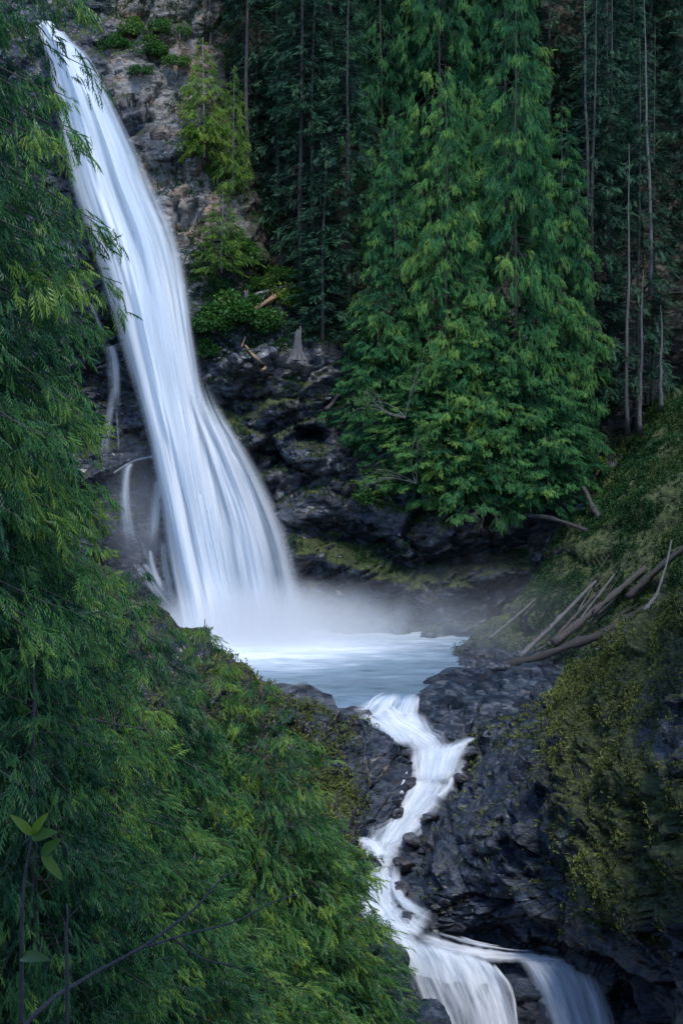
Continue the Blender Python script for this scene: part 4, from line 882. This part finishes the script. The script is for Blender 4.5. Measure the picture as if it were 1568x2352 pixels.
# ------------------------------------------------------------------ stones, stump, logs
def stone_mesh(seed, sub=3):
    import bmesh
    bm = bmesh.new(); bmesh.ops.create_icosphere(bm, subdivisions=sub, radius=1.0)
    v = np.array([x.co for x in bm.verts]); f = np.array([[l.index for l in x.verts] for x in bm.faces]); bm.free()
    o1, _ = facet(v * 1.1 + seed * 3.3, seed); o2, _ = facet(v * 2.6 + seed, seed + 50)
    v = v * (1 + 0.35 * o1 + 0.16 * o2)[:, None] * np.array([1.0, 0.85, 0.65])
    z = np.zeros(len(v)); return mesh('stone', v, f, {'moss': z + 0.06, 'dry': z + 0.15, 'soil': z}, None, False, M_rock)
STONES = [stone_mesh(i) for i in range(5)]
def stone(p, r, label, group=None, k=None):
    o = obj('stone', STONES[rng.integers(0, 5) if k is None else k], loc=p); o.scale = (r, r * rng.uniform(0.8, 1.1), r * rng.uniform(0.7, 1.0)); o.rotation_euler = tuple(rng.uniform(-0.5, 0.5, 2)) + (rng.uniform(0, 6.28),)
    return tag(o, label, 'stone', group)
c = cliff_at(628, 812); stone(c + np.array([0, -0.5, 0.1]), 0.75, 'large grey stone resting on the ledge beside the weathered stump', 'stones on the far ledge', 2)
c = cliff_at(548, 838); stone(c + np.array([0, -0.4, 0]), 0.7, 'pale slanted stone under the hooked branch on the ledge', 'stones on the far ledge', 1)
q = np.random.default_rng(8)
for i in range(26):
    c = cliff_at(q.uniform(470, 640), q.uniform(800, 870)); stone(c + np.array([0, -0.2, 0]), q.uniform(0.2, 0.45), 'loose broken stone in the rubble under the bushy ledge', 'rubble under the bushy ledge')
for i in range(22):
    u = q.uniform(1060, 1200); c = surf_at(sbv, sbuv, u, q.uniform(1495, 1545)); stone(c + np.array([0, 0, 0.05]), q.uniform(0.2, 0.5), 'wet dark stone on the right shore of the pool', 'stones on the pool shore')
for u, v, Y, r, lab in [(700, 1600, 91.5, 2.6, 'rounded dark rock at the near edge of the pool, left of the outlet'), (800, 1625, 91.2, 1.7, 'low wet rock in the outlet beside the white rapid'), (880, 1596, 93.4, 1.0, 'small dark rock parting the water at the pool outlet'), (640, 1590, 91, 2.2, 'dark rock behind the left bank ridge at the pool'), (830, 1672, 89.2, 1.6, 'dark rock between the left bank and the rapid')]:
    o = stone(P(u, v + 20, Y), r, lab, 'rocks at the pool outlet'); o.scale[2] = r * 0.5; o.rotation_euler = (0.1, 0.1, q.uniform(0, 6))

for i, (u, v, Y, r) in enumerate([(940, 1800, 84.4, 0.55), (1058, 1790, 84.8, 0.6), (1040, 1835, 83.6, 0.5), (905, 1870, 82.2, 0.5), (985, 1880, 81.9, 0.55), (945, 1930, 80.3, 0.6), (925, 1985, 78.8, 0.6), (922, 2040, 77.2, 0.5), (935, 2105, 75.4, 0.6), (850, 1670, 89.6, 0.7), (935, 1655, 90.2, 0.5), (965, 1690, 88.5, 0.6), (1075, 1732, 86.6, 0.7), (935, 1735, 86.9, 0.6)]):
    stone(P(u, v, Y), r, 'wet black stone breaking the water at the edge of the cascade', 'stones in the cascade')
def log(name, pl, r0, r1, mat, label, group, seg=16, jit=0.14, stubs=2):
    """fallen trunk along a path of (u, v, depth)"""
    pl = [(a_, b_, y_ - (1.6 if group == JAM else 0)) for a_, b_, y_ in pl]
    p = Pa(cat(np.array(pl, float), seg)); q = np.random.default_rng(int(abs(p[0, 0] * 1000)) % 9999)
    p = p + fbm(p / 2.0, 2, 3)[:, None] * r0 * 0.15; base = p[0].copy(); p = p - base
    if group == JAM: r0, r1 = r0 * 0.68, r1 * 0.6
    ac = Acc(); v, f = tube(p, np.linspace(r0, r1, seg) * (1 + 0.16 * q.normal(size=seg)), 9, True, 0.3); ac.add(v, f)
    o = obj(name, ac.mesh(name, mat, False), loc=base); tag(o, label, 'log', group)
    for k in range(stubs):
        i = q.integers(3, seg - 2); d = q.normal(size=3); d[2] = abs(d[2]); d /= np.linalg.norm(d); a2 = Acc(); l = q.uniform(3, 7) * r0
        v, f = tube(p[i] + d * np.linspace(0, l, 4)[:, None], np.linspace(r0 * 0.25, r0 * 0.1, 4), 5); a2.add(v, f); obj('branch_stub', a2.mesh('branch_stub', mat), o)
    return o
JAM = 'logs jammed on the right bank'
log('fallen_log', [(1191, 1511, 103.5), (1280, 1424, 105.5), (1367, 1335, 107)], 0.30, 0.2, M_drift, 'long pale grey log lying up the slope from the pool shore', JAM, stubs=3)
log('fallen_log', [(1258, 1482, 103), (1367, 1364, 106)], 0.22, 0.16, M_brown, 'shorter brown log just behind the long pale one', JAM)
log('fallen_log', [(1332, 1421, 104.2), (1415, 1312, 106.6)], 0.11, 0.07, M_drift, 'thin pale pole lying above the thick brown log', JAM, stubs=1)
log('fallen_log', [(1370, 1374, 104.8), (1412, 1318, 105.8)], 0.09, 0.06, M_drift, 'shorter of the two thin poles above the thick brown log', JAM, stubs=0)
log('fallen_log', [(1271, 1478, 102.2), (1380, 1390, 103.4), (1482, 1303, 105)], 0.46, 0.34, M_brown, 'thick brown log in the middle of the jam', JAM, stubs=1)
log('fallen_log', [(1440, 1373, 102.6), (1510, 1305, 103.2), (1600, 1235, 103.5)], 0.34, 0.26, M_dark, 'dark log on the grassy slope running off the right edge', JAM, stubs=0)
log('fallen_log', [(1156, 1533, 101.3), (1260, 1500, 100.4), (1380, 1455, 99.8), (1492, 1389, 99.5)], 0.42, 0.5, M_dark, 'thickest black wet log in front of the jam', JAM, stubs=1)
log('fallen_log', [(1424, 1476, 96), (1470, 1415, 97), (1510, 1362, 98)], 0.2, 0.26, M_drift, 'bent pale log above the mossy ridge at the right', JAM, stubs=1)
log('leaning_pole', [(1504, 1376, 98.5), (1528, 1300, 100), (1541, 1240, 101.5)], 0.14, 0.1, M_drift, 'thin pale pole leaning upright at the right edge', JAM, stubs=0)
log('fallen_log', [(1367, 1492, 97.5), (1431, 1450, 97.8)], 0.16, 0.12, M_drift, 'short splintered pale log below the thickest black one', JAM, stubs=1)
log('fallen_log', [(1199, 1543, 99.8), (1221, 1523, 100.2)], 0.12, 0.07, M_drift, 'small broken stick in front of the black log tip', JAM, stubs=0)
log('fallen_log', [(1124, 1466, 108.5), (1180, 1420, 110), (1236, 1370, 111.5)], 0.16, 0.12, M_drift, 'straight grey pole against the cliff at the back of the pool', JAM, stubs=0)
log('fallen_log', [(1271, 1354, 112), (1330, 1300, 112.6), (1388, 1238, 113.4)], 0.17, 0.12, M_brown, 'dark thin pole along the top of the grassy slope', JAM, stubs=1)
log('leaning_log', [(1396, 1229, 113.4), (1370, 1180, 114.5), (1338, 1120, 116)], 0.42, 0.34, M_brown, 'thick dark trunk leaning in the cleft right of the cedars', JAM, stubs=0)
log('mossy_log', [(1204, 1184, 114.5), (1280, 1195, 114), (1356, 1222, 113.6)], 0.3, 0.25, M_dark, 'mossy log bridging the dark gap below the cedars', JAM, stubs=1)
q = np.random.default_rng(91)
for i in range(20):
    u0, v0 = q.uniform(1190, 1480), 0; v0 = np.interp(u0, [1190, 1480], [1520, 1380]) - q.uniform(-10, 90); c = surf_at(slv, sluv, u0, v0); le = q.uniform(50, 170); an = q.uniform(0.5, 1.1)
    Y0 = c[1] + 0.5
    log('broken_stick', [(u0, v0, Y0), (u0 + le * math.cos(an), v0 - le * math.sin(an), Y0 + le * 0.012)], 0.08, 0.04, [M_drift, M_brown, M_dark][i % 3], 'thin broken stick lying among the larger logs of the jam', JAM, 8, stubs=int(q.integers(0, 2)))
def on_ledge(u, v, up=0.4): c = cliff_at(u, v); return (u, v, c[1] - up)
LG = 'fallen wood on the far ledge'
log('fallen_log', [on_ledge(585, 676, 1.2), on_ledge(632, 664, 0.9), on_ledge(674, 649, 0.8)], 0.13, 0.1, M_pale, 'thin white log lying on the ledge under the hemlocks', LG, stubs=0)
log('fallen_log', [on_ledge(583, 711, 1.2), on_ledge(630, 682, 0.9), on_ledge(673, 655, 0.7)], 0.22, 0.16, M_rust, 'reddish brown log lying on the ledge under the hemlocks', LG, stubs=3)
log('hooked_branch', [on_ledge(564, 794, 0.7), on_ledge(588, 822, 0.7), on_ledge(609, 838, 0.8), on_ledge(606, 848, 0.8), on_ledge(594, 849, 0.7)], 0.1, 0.14, M_rust, 'brown hooked branch lying on the rubble under the ledge', LG, 22, stubs=0)
log('stick', [on_ledge(555, 797, 0.6), on_ledge(564, 773, 0.6)], 0.07, 0.06, M_rust, 'short brown stick standing beside the hooked branch', LG, 6, stubs=0)
log('driftwood', [on_ledge(748, 942, 1.2), on_ledge(765, 925, 1.2), on_ledge(778, 905, 1.2)], 0.2, 0.14, M_brown, 'brown root end sticking out of the cliff under the cedars', LG, 8, stubs=0)
def stump(base, h, r, label, k=28, seed=0, flare=1.0):
    q = np.random.default_rng(seed); th = np.arange(k) * 2 * math.pi / k; zz = np.linspace(0, 1, 14); vs = []
    rid = 1 + 0.16 * np.cos(th * 7 + q.uniform(0, 6)) + 0.1 * q.normal(size=k)
    top = 1 + 0.12 * q.normal(size=k)
    for z_ in zz:
        rr = r * (0.62 + flare * np.exp(-z_ * 4.5)) * (1 + (rid - 1) * (0.7 + 2.0 * (1 - z_)))
        vs.append(np.stack([np.cos(th) * rr, np.sin(th) * rr * 0.8, z_ * h * (1 if z_ < 1 else top) + 0 * th], -1))
    v = np.concatenate(vs + [np.array([[0, 0, h * 0.86]])]); i = np.arange(14 * k).reshape(14, k); j = np.roll(i, -1, 1)
    f = np.stack([i[:-1], j[:-1], j[1:], i[1:]], -1).reshape(-1, 4); f = np.concatenate([f[:, [0, 1, 2]], f[:, [0, 2, 3]], np.stack([i[-1], j[-1], np.full(k, 14 * k)], -1)])
    a = Acc(); a.add(v, f); return tag(obj('stump', a.mesh('stump', M_drift), loc=base), label, 'stump', LG)
c = cliff_at(684, 826); x, y, z_ = P(685, 826, c[1] - 0.9); stump((x, y, z_), 2.3, 0.38, 'tall weathered grey stump with flared roots on the ledge', seed=1)
c = cliff_at(566, 702); x, y, z_ = P(566, 702, c[1] - 1.0); stump((x, y, z_), 1.15, 0.26, 'small grey snag beside the reddish log', seed=2, flare=0.5)

# pale-branched leafy shrub hanging in front of the cedars, and the dead twigs below them
def branching(start, d, length, depth, q, acc, ends, rad):
    n = 6; pts = [np.array(start, float)]; d = np.array(d, float)
    for i in range(n):
        d = d + q.normal(size=3) * 0.18; d /= np.linalg.norm(d); pts.append(pts[-1] + d * length / n)
    v, f = tube(pts, np.linspace(rad, rad * 0.45, n + 1), 4, False); acc.add(v, f)
    if depth == 0: ends.extend(pts[2:]); return
    for k in range(3):
        i = q.integers(2, n + 1); branching(pts[i], d + q.normal(size=3) * 0.6, length * q.uniform(0.45, 0.7), depth - 1, q, acc, ends, rad * 0.5)
q = np.random.default_rng(77)
lfp = (np.array([(0, 0, 0), (0.5, 0.32, 0.05), (1, 0, -0.1), (0.5, -0.32, 0.05)]), np.array([(0, 1, 2), (0, 2, 3)]))
for u, v, Y, lab, dirs in [(955, 1110, 112.4, 'leafy shrub with pale bare limbs hanging over the wet cliff', [(-0.5, -0.1, 0.6), (-0.8, -0.2, 0.1), (-0.3, -0.2, 0.9), (0.1, -0.2, 0.8)]),
                           (930, 960, 113.0, 'pale-limbed shrub reaching out of the left side of the cedar grove', [(-0.7, -0.2, 0.2), (-0.4, -0.1, 0.8), (0.1, -0.1, 1.0), (-0.9, -0.2, 0.4)])]:
    b0 = np.array(P(u, v, Y)); o = empty('leafy_shrub', b0); tag(o, lab, 'shrub', 'pale-limbed shrubs'); a1, a2, ends = Acc(), Acc(), []
    for d in dirs: branching((0, 0, 0), d, q.uniform(2.6, 4.0), 2, q, a1, ends, 0.06)
    e = np.array(ends); e = np.repeat(e, 5, 0); e = e + q.normal(size=e.shape) * 0.13
    spread(lfp, e, q.normal(size=e.shape) + np.array([0, -0.3, -0.2]), q.uniform(0.1, 0.2, len(e)), 0.62 + q.normal(size=len(e)) * 0.12, 0.6, a2, q)
    c1 = obj('branches', a1.mesh('branches', M_drift), o); c1['kind'] = 'stuff'; c2 = obj('foliage', a2.mesh('foliage', M_bush), o); c2['kind'] = 'stuff'
b0 = np.array(P(1120, 1165, 113.2)); a1 = Acc()
for d in [(-0.8, -0.3, -0.5), (-0.5, -0.3, -0.9), (0.2, -0.3, -0.6), (-1, -0.2, -0.2)]: branching((0, 0, 0), d, 2.2, 2, q, a1, [], 0.035)
tag(obj('dead_branch', a1.mesh('dead_branch', M_drift), loc=b0), 'spray of bare pale twigs hanging below the cedars', 'branch')

# ------------------------------------------------------------------ mist
def mist():
    m, nt, o = mat_new('mist')
    tc = N(nt, 'ShaderNodeNewGeometry'); pos = tc.outputs['Position']
    def blob(c, r, dens):
        s_ = N(nt, 'ShaderNodeVectorMath', _operation='SUBTRACT'); L(nt, pos, s_.inputs[0]); s_.inputs[1].default_value = c
        k_ = N(nt, 'ShaderNodeVectorMath', _operation='DIVIDE'); L(nt, s_.outputs[0], k_.inputs[0]); k_.inputs[1].default_value = r
        l_ = N(nt, 'ShaderNodeVectorMath', _operation='LENGTH'); L(nt, k_.outputs[0], l_.inputs[0])
        t = math_(nt, 'SUBTRACT', 1.0, l_.outputs['Value'], clamp=True)
        return math_(nt, 'MULTIPLY', math_(nt, 'POWER', t, 1.6), dens)
    n1 = math_(nt, 'MULTIPLY', math_(nt, 'SUBTRACT', noise(nt, 0.22, 3, 0.5, pos), 0.3, clamp=True), 2.6)
    c0 = P(600, 1450, 113.5); c1 = P(760, 1440, 111); c2 = P(1150, 1480, 106); c3 = P(330, 1200, 117)
    d = math_(nt, 'ADD', blob((c0[0], c0[1] - 1, c0[2]), (11, 8, 5.0), 1.0), math_(nt, 'MULTIPLY', n1, blob((c1[0], c1[1] + 2, c1[2]), (15, 9, 4.0), 0.42)))
    d = math_(nt, 'ADD', d, math_(nt, 'MULTIPLY', n1, blob(c2, (15, 12, 7), 0.06)))
    d = math_(nt, 'ADD', d, blob(c3, (5, 4, 9), 0.10))
    v = N(nt, 'ShaderNodeVolumePrincipled'); v.inputs['Color'].default_value = (0.98, 0.99, 1.0, 1); v.inputs['Anisotropy'].default_value = 0.2
    L(nt, d, v.inputs['Density']); L(nt, v.outputs[0], o.inputs['Volume']); return m
x0, x1, y0, y1, z0, z1 = -22, 22, 93.2, 121, POOL_Z - 0.4, POOL_Z + 17
vb = [(x, y, z_) for z_ in (z0, z1) for y in (y0, y1) for x in (x0, x1)]
o = obj('mist', mesh('mist', vb, [(0, 2, 3, 1), (4, 5, 7, 6), (0, 1, 5, 4), (2, 6, 7, 3), (0, 4, 6, 2), (1, 3, 7, 5)], None, None, False, mist())); tag(o, 'white spray mist drifting over the pool from the foot of the fall', 'mist', kind='stuff')

# ------------------------------------------------------------------ foreground saplings and twigs
def twig(name, chains, label, group=None):
    o = empty(name, P(*chains[0][0][:3])); b0 = np.array(o.location); tag(o, label, 'sapling' if 'sapling' in name else 'branch', group)
    for pts, r0, r1 in [(c[0], c[1], c[2]) if not isinstance(c[0], tuple) else c for c in chains]: pass
    return o
def stem_obj(name, pl, r0, r1, parent=None, org=None):
    p = Pa(cat(np.array(pl, float), 14)); org = p[0].copy() if org is None else org
    a = Acc(); v, f = tube(p - org, np.linspace(r0, r1, 14), 6, True, 0.1); a.add(v, f)
    return obj(name, a.mesh(name, M_twig, True), parent, None if parent else org), org
M_leaf = leaf_mat('broad_leaf', [(0, (0.02, 0.05, 0.012)), (0.5, (0.07, 0.13, 0.02)), (1, (0.15, 0.2, 0.026))], 0.5, 0.35, 0.3)
def leaf_obj(a, b, wid, parent, org, fold=0.35, t=0.6, curl=0.25):
    a, b = np.array(P(*a)), np.array(P(*b)); d = b - a; l = np.linalg.norm(d); d = d / l
    n = np.array([0.15, -0.75, 0.6]); n = n - d * (n @ d); n /= np.linalg.norm(n); s_ = np.cross(n, d); rows_ = []
    for x in np.linspace(0, 1, 9):
        w = wid * math.sin(math.pi * x ** 0.75) ** 0.8 + 0.002; c = a + d * x * l - n * curl * l * x ** 2
        rows_ += [c - s_ * w + n * w * fold, c, c + s_ * w + n * w * fold]
    v = np.array(rows_) - org; ac = Acc(); ac.add(v, gfaces(9, 3), t); return obj('leaf', ac.mesh('leaf', M_leaf, True), parent)
YS = 7.0
o, og = stem_obj('sapling', [(52, 2420, YS), (50, 2160, YS), (53, 2059, YS), (60, 1999, YS), (68, 1953, YS), (75, 1922, YS)], 0.012, 0.006); tag(o, 'thin upright sapling with broad yellow-green leaves in the lower left corner', 'sapling', 'foreground saplings')
for a, b, w in [((74, 1918), (33, 1873), 0.022), ((76, 1915), (101, 1872), 0.02), ((74, 1924), (123, 1907), 0.03), ((98, 1963), (131, 1928), 0.026), ((98, 1966), (144, 2016), 0.024)]:
    leaf_obj((*a, YS - 0.02), (*b, YS - 0.08), w, o, og, t=rng.uniform(0.45, 0.9))
p_, _ = stem_obj('leaf_stalk', [(68, 1972, YS), (85, 1970, YS), (98, 1963, YS)], 0.004, 0.003, o, og)
o, og = stem_obj('sapling', [(156, 2420, YS + 1), (154, 2195, YS + 1), (152, 2141, YS + 1), (157, 2109, YS + 1), (154, 2078, YS + 1)], 0.012, 0.007); tag(o, 'bare forked sapling tip right of the leafy one', 'sapling', 'foreground saplings')
stem_obj('side_twig', [(156, 2112, YS + 1), (168, 2098, YS + 1), (179, 2087, YS + 1)], 0.006, 0.004, o, og)
leaf_obj((48, 2200, YS), (93, 2190, YS - 0.2), 0.03, o, og, t=0.3)
YB = 9.0
o, og = stem_obj('bare_branch', [(20, 2400, YB - 0.6), (100, 2310, YB - 0.4), (170, 2263, YB - 0.2), (240, 2223, YB), (325, 2178, YB), (380, 2138, YB + .1), (435, 2098, YB + .2), (480, 2053, YB + .3), (515, 2012, YB + .4), (532, 2009, YB + .5)], 0.016, 0.005); tag(o, 'long bare forked branch reaching up from the lower left corner', 'branch')
stem_obj('fork', [(335, 2175, YB), (425, 2147, YB + .2), (540, 2117, YB + .4), (625, 2073, YB + .6), (690, 2052, YB + .8)], 0.009, 0.003, o, og)
stem_obj('fork', [(395, 2152, YB + .1), (460, 2200, YB + .3), (540, 2220, YB + .4), (580, 2243, YB + .5)], 0.009, 0.003, o, og)
for a, b, w, yy in [((1520, 1590), (1568, 1580), 0.02, 8.0)]: pass
print('TRIS', sum(sum(len(p.vertices) - 2 for p in m.polygons) for m in bpy.data.meshes if len(m.polygons) < 50000) + sum(len(m.polygons) for m in bpy.data.meshes if len(m.polygons) >= 50000))
